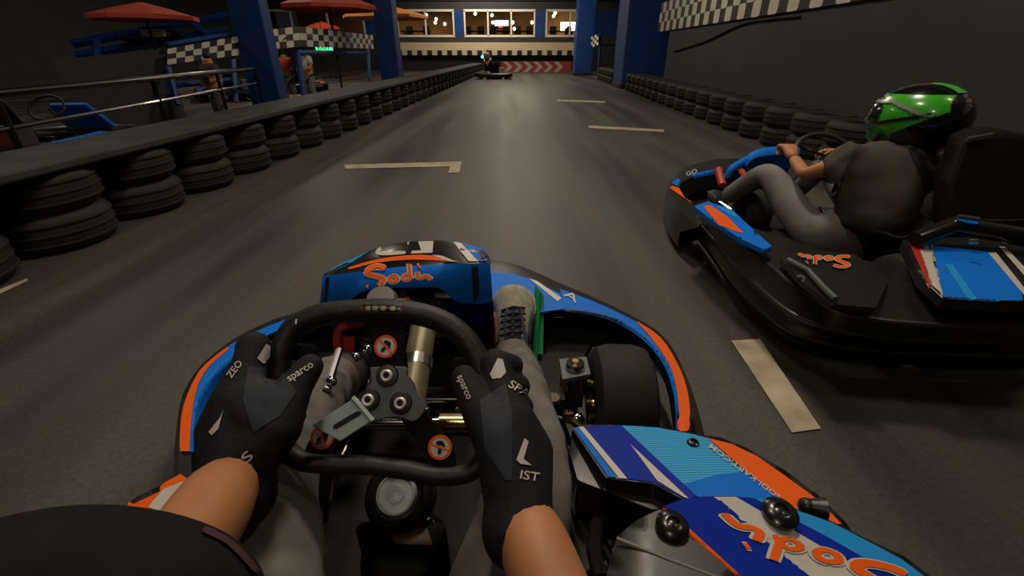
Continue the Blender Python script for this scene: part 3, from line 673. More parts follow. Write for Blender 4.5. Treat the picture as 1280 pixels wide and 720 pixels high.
# ---- fuel tank
c = at(495, 618, z=.35); b = MB()
rows = []
for zz, k in ((.10, .80), (.22, .80), (.25, .76), (.265, .6), (.27, .0)):
    rows.append([Vector((c.x + .004 + .083 * k * math.copysign(abs(math.cos(a)) ** .75, math.cos(a)), c.y - .015 + .082 * k * math.copysign(abs(math.sin(a)) ** .75, math.sin(a)), zz)) for a in [2 * math.pi * i / 40 for i in range(41)]])
b.grid(rows, M['gloss'])
ca_ = Vector((0, -.55, .83)).normalized()
b.lathe([(.029, -.012), (.033, -.018), (.038, -.014), (.044, -.009), (.050, -.014), (.054, -.028), (.054, -.05), (.045, -.09)], c, ca_, M['gloss'], 40); T = b.build('fuel_tank', K)
b = MB(); b.lathe([(0, .003), (.003, .002), (.006, .004), (.012, .005), (.014, .003), (.024, .003), (.0262, .005), (.0285, .003), (.029, -.003), (.029, -.02)], c, ca_, M['cap'], 36); b.build('fuel_cap', T)
b = MB()
q0 = [at(x, y, z=.30) for x, y in ((440, 650), (465, 645), (530, 645), (560, 650), (548, 690), (520, 735), (475, 735), (455, 690))]
b.prism([Vector((p.x, p.y, .298)) for p in q0], (0, 0, -.19), M['matteb']); b.build('tank_cover', K, smooth=False, bevel=.012)
b = MB(); b.add([at(x, y, z=.300) for x, y in ((481, 660), (534, 660), (541, 681), (496, 680))], [(0, 1, 2, 3)], M['yellow']); lab(b.build('data_label', K, smooth=False), 'worn amber label')
# ---- front panel
n = 40
f0 = [(401, 384), (425, 382), (436, 377), (455, 365), (480, 361), (520, 360), (550, 361), (568, 375), (595, 380), (616, 377)]
f1 = [(405, 347), (430, 344), (455, 341), (480, 338), (510, 335), (540, 333), (565, 332), (590, 331), (603, 331), (612, 331)]
f2 = [(408, 344), (428, 335), (448, 328), (470, 322), (500, 317), (530, 314), (560, 314), (585, 316), (604, 320), (612, 328)]
f3 = [(411, 342), (429, 331), (448, 322), (465, 315), (490, 308), (520, 304), (548, 303), (575, 306), (600, 312), (611, 324)]
r0 = rowz(f0, n, Y=.93); r1 = rowz(f1, n, Y=.97); r1b = rowz(f1, n, Y=.98); r2 = rowz(f2, n, Y=1.04); r3 = rowz(f3, n, Y=1.12)
r4 = [Vector((p.x * 1.0, p.y + .05, .30)) for p in r3]; r5 = [Vector((p.x, p.y + .09, .16)) for p in r3]
b = MB(); b.grid([r0, r1, r2, r3, r4, r5], M['blue'], [M['blue'], M['gloss'], M['gloss'], M['blue'], M['blue']]); NP = b.build('front_panel', K, solid=.006, angle=35, solid_off=1)
b = MB(); b.grid([r0, [v + Vector((0, .012, -.004)) for v in r0]], M['gloss']); b.build('panel_lip', NP)
b = MB()
for s_, q in ((0, [r0[0], r1[0], r3[0], r4[0], r5[0]]), (1, [r0[-1], r1[-1], r3[-1], r4[-1], r5[-1]])):
    q = q + [Vector((q[0].x, q[0].y + .05, q[0].z - .12))]; b.add(q, [tuple(range(6))], M['blue'])
b.build('panel_side', NP, smooth=False)
nb = bvh([NP])
script_logo('script_lettering', nb, (461, 362), (541, 352), 24, NP, off=.008)
decalpoly('panel_trim', nb, [(589, 333), (597, 333), (601, 380), (592, 379)], M['gloss'], NP, off=.0075)
decalpoly('panel_trim', nb, [(409, 347), (413, 347), (410, 382), (406, 383)], M['gloss'], NP, off=.0075)
decalpoly('panel_arc', nb, sp2([(436, 338), (465, 329), (500, 323), (535, 322), (565, 329)], 14) + sp2([(560, 330), (535, 328), (505, 328), (470, 332), (438, 340)], 14), M['orange'], NP, off=.0075)
decalpoly('panel_arc', nb, sp2([(540, 322), (552, 323), (567, 329)], 8) + [(575, 330.5), (562, 330)], M['white'], NP, off=.0078)
decalpoly('panel_stripe', nb, [(566, 305.5), (576, 307), (598, 330), (586, 330)], M['white'], NP, off=.0075)
decalpoly('panel_stripe', nb, [(577, 307), (598, 312), (606, 318), (607, 329), (599, 330)], M['blue'], NP, off=.0075)
decalpoly('panel_stripe', nb, [(414, 341), (429, 332), (458, 319), (463, 317), (440, 332), (424, 340)], M['sky'], NP, off=.0075)
# race number 12, facing the front of the kart
V, Fs = ribbon([(512, 307.5), (499, 306.8), (487, 309.5), (477, 314), (473, 318.8), (484, 320), (508, 318.5)], 2.1, 30)
conform('race_number', nb, V, Fs, M['white'], NP, .0075)
decalpoly('race_number', nb, [(523, 305), (542, 304.5), (541, 319), (514, 320), (516, 316.5), (527, 316)], M['white'], NP, off=.0075, L=6)
# fairing under the panel
b = MB(); rr = [rowz([(425, 392), (450, 372), (480, 364), (515, 362)], 14, Y=1.0), rowz([(425, 400), (450, 392), (480, 388), (520, 384)], 14, Y=.95)]
b.grid(rr, M['blue']); FA = b.build('nose_fairing', K, solid=.004)
fb = bvh([FA])
for q in ([(489, 364), (494, 364), (490, 386), (484, 386)], [(500, 363), (508, 363), (506, 385), (498, 386)]): decalpoly('fairing_stripe', fb, q, M['white'], FA, off=.003)
decaltext('fairing_lettering', fb, 'go', (474, 368), (484, 366), 4, M['white'], FA, off=.003)
b = MB(); b.prism([at(x, y, d=1.12) for x, y in ((515, 362), (550, 362), (562, 384), (540, 400), (500, 400), (505, 384))], (0, .05, 0), M['matte']); b.build('panel_bracket', K, smooth=False)
b = MB(); b.box(at(555, 367, d=1.08), (.04, .02, .012), M['steel']); b.build('ballast_clip', K)
b = MB(); b.lathe([(0, .02), (.03, .018), (.036, 0), (.03, -.02)], at(478, 377, d=1.0), (0, -.5, 1), M['inner'], 20); b.build('washer_knob', K)
b = MB(); b.tube([at(495, 376, d=.98), at(508, 376, d=.98)], .006, M['chrome'], 8); b.tube([at(506, 372, d=.985), at(507, 380, d=.985)], .010, M['red'], 8); b.build('indicator', K)
# ---- right side pod
PZ = lambda x, y: .30 + .012 * ((x - 717) / 300) + .00012 * (y - 532)
def slab(name, poly, zf, drop, m, parent, L=26, side=None):
    V, Fs = fillpoly(poly, L); b = MB(); P = [at(x, y, z=zf(x, y)) for x, y in V]; b.add(P, Fs, m)
    nn = len(poly); top = [at(x, y, z=zf(x, y)) for x, y in poly]
    lowr = [p + Vector((0, 0, -drop)) for p in top]
    b.add(top + lowr, [(i, (i + 1) % nn, (i + 1) % nn + nn, i + nn) for i in range(nn)], side or m); b.add(lowr, [tuple(range(nn))], side or m)
    return b.build(name, parent, angle=35, bevel=.003)
Z = lambda pts: [(680 + x / 3.2, 500 + y / 3.2) for x, y in pts]
podA = Z([(112, 112), (200, 98), (330, 100), (450, 108), (600, 134), (706, 149), (808, 190), (963, 280), (1108, 388), (1208, 490), (1290, 610), (1290, 720), (1000, 560), (610, 420), (570, 405), (440, 335), (330, 322), (250, 316)])
PA = slab('side_pod', podA, PZ, .16, M['black'], K); pb = bvh([PA])
for nm, q, m, o_ in (
    ('blue_edge', [(120, 116), (138, 112), (290, 312), (258, 310)], 'blue', .0015),
    ('grey_stripe', [(138, 110), (158, 108), (334, 317), (300, 315)], 'white', .0015),
    ('navy_field', [(159, 107), (310, 104), (610, 388), (572, 400), (440, 331), (334, 318)], 'navy', .0015),
    ('light_field', [(310, 104), (450, 112), (600, 140), (655, 155), (780, 270), (945, 400), (900, 412), (612, 390)], 'lined', .0015),
    ('blue_field', [(560, 340), (700, 300), (800, 290), (945, 400), (900, 412), (612, 390)], 'blue', .0021),
    ('white_spike', [(345, 180), (415, 245), (578, 398), (560, 394), (452, 326)], 'white', .0025),
    ('orange_field', [(657, 155), (750, 178), (850, 226), (950, 296), (1090, 398), (1190, 498), (1168, 500), (1030, 455), (948, 404), (800, 280)], 'orange', .0015)):
    decalpoly(nm, pb, Z(q), M[m], PA, off=o_, L=10)
decaltext('pod_lettering', pb, 'SODI-KART.COM', Z([(950, 392)])[0], Z([(668, 180)])[0], 6, M['white'], PA, off=.0035)
def bolt(x, y, z, r, parent, name='pod_bolt'):
    b = MB(); c = at(x, y, z=z); b.lathe([(0, .004), (r * .35, .001), (r * .42, .005), (r * .75, .004), (r, -.001), (r, -.006)], c, (0, -.1, 1), M['gloss'], 22); return b.build(name, parent)
bolt(866.6, 554, PZ(866, 554) + .002, .0115, PA)
# inner dark flank
b = MB(); fl = Z([(60, 150), (115, 120), (255, 320), (440, 335), (560, 400), (480, 440), (360, 470), (270, 560), (240, 620), (150, 420)])
IN = slab('pod_flank', Z([(112, 118), (255, 312), (440, 333), (560, 400), (440, 440), (135, 320), (100, 200)]), lambda x, y: .285, .1, M['gloss'], K)
TR = slab('side_tray', Z([(60, 130), (110, 330), (440, 430), (420, 470), (280, 560), (230, 640), (120, 720), (20, 720), (0, 430)]), lambda x, y: .15, .03, M['inner'], K)
b = MB(); b.tube([at(x, y, z=.165) for x, y in sp2(Z([(55, 110), (75, 230), (110, 380), (180, 500), (250, 600), (300, 720)]), 20)], .009, M['gloss'], 8); b.build('fuel_hose', K)
b = MB(); b.tube([at(x, y, z=z) for x, y, z in ((747, 652, .24), (742, 690, .24), (750, 722, .24))], .012, M['gloss'], 8); b.build('seat_stay', K)
# rear cover of the pod
ZB = lambda x, y: .41 - .00018 * (x - 850)
podB = Z([(468, 430), (540, 398), (620, 386), (750, 384), (900, 400), (1020, 440), (1150, 485), (1280, 550)]) + [(1130, 695), (1190, 740), (1100, 780), (960, 760), (921, 719), (874, 678)]
PB = slab('rear_pod', podB, ZB, .14, M['black'], K); rb = bvh([PB])
for nm, q, m, o_ in (
    ('orange_line', [(474, 432), (500, 445), (780, 702), (810, 730), (780, 730), (475, 444)], 'orange', .002),
    ('navy_field', [(480, 426), (545, 402), (620, 390), (690, 390), (980, 640), (1100, 740), (815, 735)], 'navy', .0015),
    ('white_band', [(678, 390), (765, 389), (1110, 590), (1400, 760), (1110, 745), (960, 630)], 'white', .0015),
    ('navy_band', [(765, 389), (840, 395), (1150, 560), (1500, 760), (1400, 760), (1110, 590)], 'navy', .0015),
    ('sky_band', [(840, 395), (920, 410), (1020, 448), (1150, 493), (1280, 560), (1430, 640), (1560, 740), (1500, 760), (1150, 560)], 'sky', .0015)):
    decalpoly(nm, rb, Z(q), M[m], PB, off=o_, L=10)
script_logo('script_lettering', rb, Z([(1440, 690)])[0], Z([(715, 455)])[0], 40, PB, off=.003)
for q, z, r in (((515, 497), .414, .020), ((948, 447), .402, .022)):
    x, y = Z([q])[0]; bolt(x, y, z, r, PB); 
b = MB(); x, y = Z([(1050, 425)])[0]; c = at(x, y, z=.34); b.sphere(c, .012, M['black']); b.tube([c, at(*Z([(1120, 440)])[0], z=.34)], [.01, .018], M['black'], 12); b.build('pod_latch', PA)
PC = slab('rear_pod_body', [(826, 636), (796, 650), (772, 670), (762, 700), (756, 730), (760, 780), (960, 780), (921, 721)], lambda x, y: .404 + .00004 * (y - 650) - .0003 * max(0, 800 - x), .2, mat('pod_dark_grey', (.02, .02, .021), .36, noise=.4, scale=8), K)
b = MB(); b.tube([at(*Z([q])[0], z=.405) for q in ((290, 555), (500, 640), (740, 730))], .003, M['inner'], 6); b.build('pod_crease', K)
# ---- left side pod
lz = lambda x, y: .29
PL = slab('side_pod', [(150, 636), (168, 622), (200, 607), (225, 590), (262, 590), (305, 592), (300, 650), (290, 700), (250, 760), (150, 760), (110, 700)], lz, .16, M['black'], K); lb = bvh([PL])
decalpoly('orange_field', lb, [(152, 634), (170, 621), (200, 607), (226, 593), (236, 600), (200, 640), (160, 660)], M['orange'], PL)
decalpoly('white_band', lb, [(186, 634), (205, 612), (236, 600), (240, 620), (215, 650)], M['white'], PL, off=.002)
decalpoly('navy_field', lb, [(252, 596), (303, 598), (298, 640), (270, 665), (240, 650)], M['blue'], PL)
decalpoly('white_stripe', lb, [(286, 638), (300, 612), (303, 640), (278, 670)], M['white'], PL, off=.002)
#%%DRIVER
# ================================================================== the driver
D = thing('person', 'driver in black gloves, black shirt and grey trousers gripping the near steering wheel', 'person', (-.17, 0, .1))
Lw, Rw = at(296, 588, d=.555), at(648, 628, d=.53)
Le, Re = at(222, 700, d=.40), at(712, 800, d=.42)
Lsh, Rsh = Vector((-.37, -.02, .66)), Vector((.06, -.13, .66))
pel, wst, chs, nck, hd = Vector((-.17, -.02, .2)), Vector((-.17, -.07, .34)), Vector((-.16, -.09, .56)), Vector((-.16, -.09, .70)), Vector((-.17, -.10, .80))
Lhip, Rhip = Vector((-.27, .03, .22)), Vector((-.07, .03, .22))
Lkn, Rkn = at(338, 588, z=.36), at(668, 585, z=.35)
Lan, Ran = at(446, 452, z=.17), at(641, 436, z=.19)
Lmid, Rmid = (Lkn + Lan) / 2 + Vector((0, 0, .03)), (Rkn + Ran) / 2 + Vector((0, 0, .03))
nodes = [(pel, (.11, .09)), (wst, (.11, .085)), (chs, (.12, .09)), (nck, .05), (hd, .075), (Lsh, .05), (Le, .042), ((Le * .45 + Lw * .55), .044), (Lw, .034),
         (Rsh, .05), (Re, .042), ((Re * .4 + Rw * .6), .043), (Rw, .034), (Lhip, .075), (Lkn, .055), (Lmid, .048), (Lan, .036), (Rhip, .075), (Rkn, .055), (Rmid, .048), (Ran, .036)]
ed = [(0, 1), (1, 2), (2, 3), (3, 4), (2, 5), (5, 6), (6, 7), (7, 8), (2, 9), (9, 10), (10, 11), (11, 12), (0, 13), (13, 14), (14, 15), (15, 16), (0, 17), (17, 18), (18, 19), (19, 20)]
body = skin('body', nodes, ed, M['skin'], D)
# trousers
tn = [(pel, (.13, .11)), (Lhip + Vector((.02, 0, .02)), .100), ((Lhip + Lkn) / 2 + Vector((.015, 0, .01)), .096), (Lkn, .072), (Lmid, .060), (Lan * .92 + Lkn * .08, .052), (Rhip + Vector((-.01, 0, .02)), .098), ((Rhip + Rkn) / 2 + Vector((-.005, 0, .01)), .092), (Rkn, .066), (Rmid, .056), (Ran * .97 + Rkn * .03, .048)]
tr = skin('trousers', tn, [(0, 1), (1, 2), (2, 3), (3, 4), (4, 5), (0, 6), (6, 7), (7, 8), (8, 9), (9, 10)], M['pants'], D, sub=3)
tx = bpy.data.textures.new('folds', 'CLOUDS'); tx.noise_scale = .05
md = tr.modifiers.new('d', 'DISPLACE'); md.texture = tx; md.strength = .014; md.mid_level = .5; bake(tr)
# shirt: torso, left sleeve over the upper arm
Ls2 = Lsh * .4 + Le * .6
S = [(wst, (.14, .11)), (chs, (.155, .115)), (nck - Vector((0, 0, .03)), .065), (Lsh, .085), (at(30, 785, d=.25), .080), (at(185, 800, d=.27), .074), (Rsh, .075), (Rsh * .5 + Re * .5, .062), (at(290, 860, d=.25), .060)]
sh = skin('shirt', S, [(0, 1), (1, 2), (1, 3), (3, 4), (4, 5), (1, 6), (6, 7), (5, 8)], M['shirt'], D, sub=3)
V, Fs = ribbon([(252, 664), (285, 682), (318, 716)], 4, 16); conform('hem', bvh([sh]), V, Fs, M['maroon'], sh, .002)
# shoe builder
def shoe(ank, toe, parent, width=.05, main=None):
    d_ = (toe - ank).normalized(); side = d_.cross(Vector((0, 0, 1))).normalized(); upv = side.cross(d_).normalized()
    L_ = (toe - ank).length + .04; P = lambda t, s_, u: ank - d_ * .035 + d_ * (t * L_) + side * s_ + upv * u
    rows = []
    prof = [(0, .60, .07), (.1, .78, .085), (.25, .80, .080), (.4, .82, .064), (.55, .95, .052), (.7, 1.05, .044), (.84, 1.0, .040), (.94, .78, .034), (1.0, .35, .02)]
    for t, w, h in prof:
        ring = []
        for k in range(17):
            a = 2 * math.pi * k / 16; x = math.cos(a) * width * w; z = math.sin(a); ring.append(P(t, x, -.02 + (z * h if z > 0 else z * .022)))
        rows.append(ring)
    b = MB(); b.grid(rows, M['shoe']); b.add(rows[0][:-1], [tuple(range(16))], M['shoe']); b.add(rows[-1][:-1], [tuple(range(16))], M['shoe'])
    o = b.build('shoe', parent, sub=1, angle=180); 
    b = MB(); b.grid([[P(t, s_ * width * w * .62, -.02 + h * .86 + .008) for s_ in (-1, -.5, 0, .5, 1)] for t, w, h in [(.18, .55, .078), (.3, .6, .072), (.42, .62, .061), (.55, .6, .052), (.62, .5, .048)]], M['shoedark']); b.build('tongue', o, solid=.006)
    for k in range(5):
        t = .26 + k * .085; h = .075 - k * .0065
        b = MB(); b.tube([P(t, -width * .55, -.02 + h * .9), P(t + .03, 0, -.02 + h + .012), P(t + .04, width * .55, -.02 + h * .9)], .0035, M['matte'], 6); b.build('lace', o)
    b = MB(); b.grid([[P(t, s_ * width * w * 1.03, -.043) for s_ in (-1, 1)] for t, w, h in prof], M['white']); b.build('sole', o, solid=.014)
    for s_, mm in ((-1, M['pink']), (1, M['shoedark'])):
        b = MB(); b.grid([[P(t, s_ * (width * w * k2 + .002), -.02 + h * u) for k2, u in ((1.0, .05), (.96, .35), (.80, .68))] for t, w, h in [(.2, .80, .08), (.35, .81, .070), (.5, .90, .056), (.6, .98, .05)]], mm); b.build('side_panel', o, solid=.003)
    return o
shoe(Ran + Vector((0, .0, .0)), at(642, 356, z=.32), D, .062)
shoe(Lan, Lan + Vector((-.01, .19, .11)), D, .048)
# gloves
cen = C
def glove(side, wrist, rimi, thumb_pts):
    """rimi: indices on the rim for index..little finger"""
    nodes = []; ed = []
    Rp = [RIM[i % 96] for i in rimi]; mid = (Rp[1] + Rp[2]) / 2
    out = (mid - cen); out -= nrm * out.dot(nrm); out.normalize()
    kn = [R_ + out * .022 + nrm * .034 for R_ in Rp]
    pa = wrist * .42 + (kn[0] + kn[1]) / 2 * .58 + nrm * .006 + out * .004; pb_ = wrist * .42 + (kn[2] + kn[3]) / 2 * .58 + nrm * .004 + out * .024
    cuff = wrist + (wrist - (pa + pb_) / 2).normalized() * .03
    nodes += [(wrist, .041), (cuff, .0425), (pa, .036), (pb_, .031)]; ed += [(0, 1), (0, 2), (0, 3), (2, 3)]
    rad = [.0145, .015, .0145, .013]
    for i in range(4):
        R_ = Rp[i]; k = len(nodes); pc = pa if i < 2 else pb_
        pts = [(pc * .35 + kn[i] * .65 + nrm * .002, .022), (kn[i], .0215), (R_ + out * .046 + nrm * .010, rad[i] + .002), (R_ + out * .036 - nrm * .020, rad[i]), (R_ - out * .002 - nrm * .034, rad[i] - .001), (R_ - out * (.026 if i else .034) - nrm * .018, rad[i] - .0025)]
        nodes += pts; ed.append((2 if i < 2 else 3, k)); ed += [(k + j, k + j + 1) for j in range(5)]
    k = len(nodes)
    nodes += [(p, r) for p, r in zip(thumb_pts, (.031, .028, .022, .0175))]; ed += [(2, k), (3, k), (0, k), (2, k + 1)]; ed += [(k + j, k + j + 1) for j in range(len(thumb_pts) - 1)]
    b = MB()
    for (p, r) in nodes: b.sphere(p, r, M['glove'], 16)
    for a, c_ in ed:
        (p, r), (q_, r2) = nodes[a], nodes[c_]; b.tube([p, q_], [r, r2], M['glove'], 18)
    g = b.build('glove', D)
    md = g.modifiers.new('r', 'REMESH'); md.mode = 'VOXEL'; md.voxel_size = .0026
    md = g.modifiers.new('s', 'SMOOTH'); md.factor = .5; md.iterations = 12
    bake(g); g.data.materials.clear(); g.data.materials.append(M['glove']); g.data.shade_smooth(); return g
# rim indices: left side near pixel y 440..540 -> find
def rim_at(x, y): return min(range(96), key=lambda i: (topx(RIM[i])[0] - x) ** 2 + (topx(RIM[i])[1] - y) ** 2)
GL = glove(-1, Lw, [rim_at(352, 440), rim_at(346, 470), rim_at(344, 497), rim_at(344, 522)], [at(345, 535, d=.56), at(355, 510, d=.572), at(370, 482, d=.588), at(388, 458, d=.603)])
GR = glove(1, Rw, [rim_at(600, 452), rim_at(609, 482), rim_at(612, 508), rim_at(612, 534)], [at(622, 548, d=.552), at(608, 525, d=.566), at(592, 498, d=.582), at(580, 472, d=.60)])
glb, grb = bvh([GL]), bvh([GR])
decalpoly('grey_panel', glb, [(310, 458), (352, 462), (370, 490), (350, 520), (318, 540), (304, 500)], M['glovegrey'], GL, off=.0012, L=8)
decalpoly('grey_panel', grb, [(600, 500), (632, 480), (640, 520), (640, 600), (632, 600), (606, 560)], M['glovegrey'], GR, off=.0012, L=8)
decaltext('glove_lettering', glb, 'sparco', (362, 478), (392, 458), 9, M['white'], GL)
decaltext('glove_lettering', glb, 'ZEO', (290, 474), (304, 455), 8, M['white'], GL)
decaltext('glove_lettering', grb, 'sparco', (572, 471), (585, 500), 8, M['white'], GR)
decaltext('glove_lettering', grb, 'SPA', (634, 484), (658, 497), 10, M['white'], GR)
decaltext('glove_lettering', glb, 'IS', (303, 585), (318, 570), 12, M['white'], GL)
decaltext('glove_lettering', grb, 'IST', (648, 598), (672, 602), 11, M['white'], GR)
decalpoly('knuckle_vent', glb, [(321, 448), (332, 430), (337, 433), (335, 452), (328, 455)], M['white'], GL, L=6)
decalpoly('knuckle_vent', grb, [(613, 468), (622, 448), (628, 450), (632, 466), (626, 473), (616, 474)], M['white'], GR, L=6)
decalpoly('glove_flash', glb, [(262, 540), (276, 522), (280, 512), (274, 536), (266, 544)], M['white'], GL, L=6)
decalpoly('glove_flash', grb, [(645, 575), (655, 548), (660, 552), (654, 574), (664, 582), (650, 580)], M['white'], GR, L=6)
# the driver's helmet
def helmet(c, parent, face, mats, sc=1.0, name='helmet', vz=.140):
    """face: unit vector the visor looks to"""
    c = Vector(c); f = Vector(face).normalized(); s_ = f.cross(Vector((0, 0, 1))).normalized(); u = s_.cross(f)
    b = MB(); rows = []; N = 160; Mr = 96
    for i in range(Mr + 1):
        th = math.pi * .80 * i / Mr; row = []
        for k in range(N + 1):
            a = 2 * math.pi * k / N; ca = math.cos(a); x = math.sin(th) * ca; y = math.sin(th) * math.sin(a); z = math.cos(th)
            rf = .165 if x > 0 else .155
            chin = .035 * max(0, x) ** 2 * max(0, -z + .1)
            row.append(c + (f * (x * rf + chin) + s_ * (y * .125) + u * (z * vz - (.02 if z < -.5 else 0))) * sc)
        rows.append(row)
    b.grid(rows, mats[0]); o = b.build(name, parent, angle=180, solid=.006)
    def patch(nm, cond, m, lift=.003):
        b = MB(); fs = []
        for i in range(Mr):
            for k in range(N):
                th = math.pi * .80 * (i + .5) / Mr; a = 2 * math.pi * (k + .5) / N
                x, y, z = math.sin(th) * math.cos(a), math.sin(th) * math.sin(a), math.cos(th)
                if cond(x, y, z):
                    q = [rows[i][k], rows[i][k + 1], rows[i + 1][k + 1], rows[i + 1][k]]; b.add([c + (p - c) * (1 + lift / .14) for p in q], [(0, 1, 2, 3)], m)
        if b.v: return b.build(nm, o, angle=180)
    patch('visor', lambda x, y, z: x > .45 and -.12 < z < .40, mats[1], .007)
    return o, patch
helmet(hd + Vector((0, -.02, .06)), D, (.1, 1, -.3), (M['helmb'], M['gloss']), .95)
#%%OTHER
# ================================================================== the other kart and its driver
K2 = thing('go_kart', 'second go-kart overtaking on the right, black with blue and orange decals', 'go-kart', (1.7, 2.0, 0))
ZZ = lambda pts: [(800 + x / 2.6667, 200 + y / 2.6667) for x, y in pts]
n = 50
# front bumper loop
o_lo = [(1010, 262), (960, 262), (905, 268), (870, 272), (838, 262)]
fo = [(850, 290), (838, 272), (833, 250), (834, 234), (842, 219), (862, 207), (895, 199), (930, 198)]
ft = [(872, 284), (850, 262), (839, 244), (838, 232), (846, 222), (866, 212), (896, 205), (930, 203)]
fi = [(884, 270), (868, 256), (852, 240), (850, 232), (856, 226), (872, 219), (900, 214), (930, 213)]
r1 = rowz(fo, n, z=.12); r0 = [Vector((p.x, p.y, .04)) for p in r1]; r2 = rowz(ft, n, z=.20); r3 = rowz(fi, n, z=.20); r4 = [Vector((p.x, p.y, .08)) for p in r3]
b = MB(); b.grid([r0, r1, r2, r3, r4, r0], M['black']); FB = b.build('front_bumper', K2); f2b = bvh([FB])
decalpoly('orange_decal', f2b, ZZ([(100, 85), (130, 95), (215, 160), (205, 163), (150, 130), (100, 95)]), M['orange'], FB, off=.003, L=5)
decalpoly('blue_decal', f2b, ZZ([(105, 78), (125, 62), (135, 68), (125, 88)]), M['blue'], FB, off=.003, L=5)
decalpoly('blue_decal', f2b, ZZ([(170, 48), (250, 32), (250, 45), (180, 62)]), M['blue'], FB, off=.003, L=5)
decaltext('bumper_lettering', f2b, 'GO', (858, 221), (872, 216), 5, M['white'], FB, off=.004)
# side pod with moulded ribs
t_in = [(905, 262), (940, 285), (985, 300), (1040, 318), (1120, 335), (1190, 352), (1330, 372)]
t_up = [(880, 262), (905, 287), (950, 322), (1000, 362), (1060, 392), (1150, 405), (1330, 410)]
rib1 = [(870, 272), (893, 300), (935, 345), (990, 392), (1055, 414), (1150, 424), (1330, 428)]
rib2 = [(868, 284), (890, 315), (925, 362), (982, 410), (1050, 432), (1150, 441), (1330, 444)]
bot = [(872, 298), (893, 326), (925, 375), (975, 424), (1040, 449), (1150, 455), (1330, 460)]
ra = rowz(t_in, n, z=.30); rb_ = rowz(t_up, n, z=.26)
rc = rowz(rib1, n, z=.19); rd = rowz(rib2, n, z=.11); re = rowz(bot, n, z=.03)
def inset(r, k=.014): return [p + Vector((.7, .4, 0)).normalized() * k for p in r]
mid = lambda a, c_: [(x + y) / 2 for x, y in zip(a, c_)]
b = MB(); b.grid([ra, rb_, inset(mid(rb_, rc), .004), rc, inset(mid(rc, rd)), rd, inset(mid(rd, re)), re], M['black']); SPd = b.build('side_pod', K2, solid=.01, angle=25, solid_off=0)
b = MB()
for r_ in (rb_, rc, rd): b.tube(r_, .008, M['ribm'], 8)
b.build('pod_rib', K2)
sb = bvh([SPd])
# upper decal fairing of the pod
fz = [(868, 258), (885, 252), (915, 262), (945, 290), (965, 308), (955, 312), (925, 298), (890, 275)]
PF = slab('pod_fairing', fz, lambda x, y: .315, .02, M['blue'], K2, L=10); pfb = bvh([PF])
decalpoly('orange_decal', pfb, ZZ([(210, 155), (235, 152), (290, 190), (345, 245), (320, 240), (260, 215)]), M['orange'], PF, off=.002, L=6)
decalpoly('pale_decal', pfb, ZZ([(240, 150), (270, 145), (330, 185), (335, 200), (290, 178)]), M['sky'], PF, off=.002, L=6)
# rear cover with the blue decals
RC = slab('rear_cover', [(1128, 300), (1200, 296), (1290, 300), (1400, 310), (1400, 385), (1280, 378), (1180, 372), (1150, 345)], lambda x, y: .345, .035, M['black'], K2, L=14); rcb = bvh([RC])
for nm, q, m, o_ in (('red_stripe', [(895, 275), (925, 275), (975, 420), (965, 430)], 'red', .002), ('white_stripe', [(925, 275), (975, 285), (1010, 460), (972, 425)], 'white', .002),
                     ('blue_field', [(960, 285), (1180, 310), (1270, 440), (1275, 470), (1180, 470), (1012, 460)], 'blue', .002),
                     ('white_stripe', [(1160, 312), (1185, 310), (1280, 430), (1280, 455)], 'white', .003), ('white_stripe', [(1195, 290), (1215, 292), (1290, 370), (1290, 400)], 'white', .003), ('sky_flash', [(1015, 350), (1040, 350), (1120, 465), (1090, 465)], 'sky', .003)):
    decalpoly(nm, rcb, ZZ(q), M[m], RC, off=o_, L=8)
# script lettering on the pod top
PT = slab('pod_top', [(975, 322), (1010, 312), (1070, 318), (1110, 350), (1095, 385), (1040, 380), (1000, 350)], lambda x, y: .306, .02, M['black'], K2, L=12); ptb = bvh([PT, SPd])
script_logo('script_lettering', ptb, (1062, 322), (998, 318), 14, PT, off=.006)
b = MB(); b.tube([at(*q, z=.32) for q in ((985, 325), (1010, 338), (1030, 360), (1045, 374))], .009, M['plate'], 8); b.build('exhaust_pipe', K2)
b = MB(); b.prism([(1.2, 1.25, .06), (2.35, 1.25, .06), (2.35, 2.7, .06), (1.25, 2.7, .06)], (0, 0, .012), M['matte']); b.build('floor_tray', K2, smooth=False)
# front panel and far side
f1_ = rowz([(905, 245), (915, 225), (930, 208), (945, 198), (975, 197), (1000, 200)], 24, z=.34); 
fp_t = rowz([(930, 203), (933, 197), (938, 191), (950, 186), (972, 183), (1000, 184)], 24, Y=2.66)
fp_m = rowz([(932, 208), (936, 202), (942, 198), (952, 195), (972, 193), (1000, 193)], 24, Y=2.60)
fp_b = [Vector((p.x, p.y + .12, .12)) for p in fp_t]
b = MB(); b.grid([fp_m, fp_t, fp_b], M['blue'], [M['blue'], M['blue']]); b.build('front_panel', K2, solid=.008)
p = at(915, 215, Y=2.62); b = MB(); b.tube(spline([at(908, 222, Y=2.6), at(914, 212, Y=2.6), at(922, 206, Y=2.62), at(934, 199, Y=2.66)], 12), .02, M['blue'], 10); b.build('panel_arm', K2)
b = MB(); b.tube([at(898, 212, Y=2.62), at(903, 232, Y=2.5)], .022, M['red'], 8); b.build('brake_pedal', K2)
b = MB(); b.tube([at(927, 214, Y=2.5), at(933, 224, Y=2.4)], .016, M['red'], 8); b.build('throttle_pedal', K2)
kart_wheel(1.34, 2.42, .13, .13, -1, K2); kart_wheel(2.2, 2.42, .13, .13, 1, K2); kart_wheel(1.50, 1.52, .13, .16, -1, K2, 'rear_wheel'); kart_wheel(2.25, 1.52, .13, .16, 1, K2, 'rear_wheel')
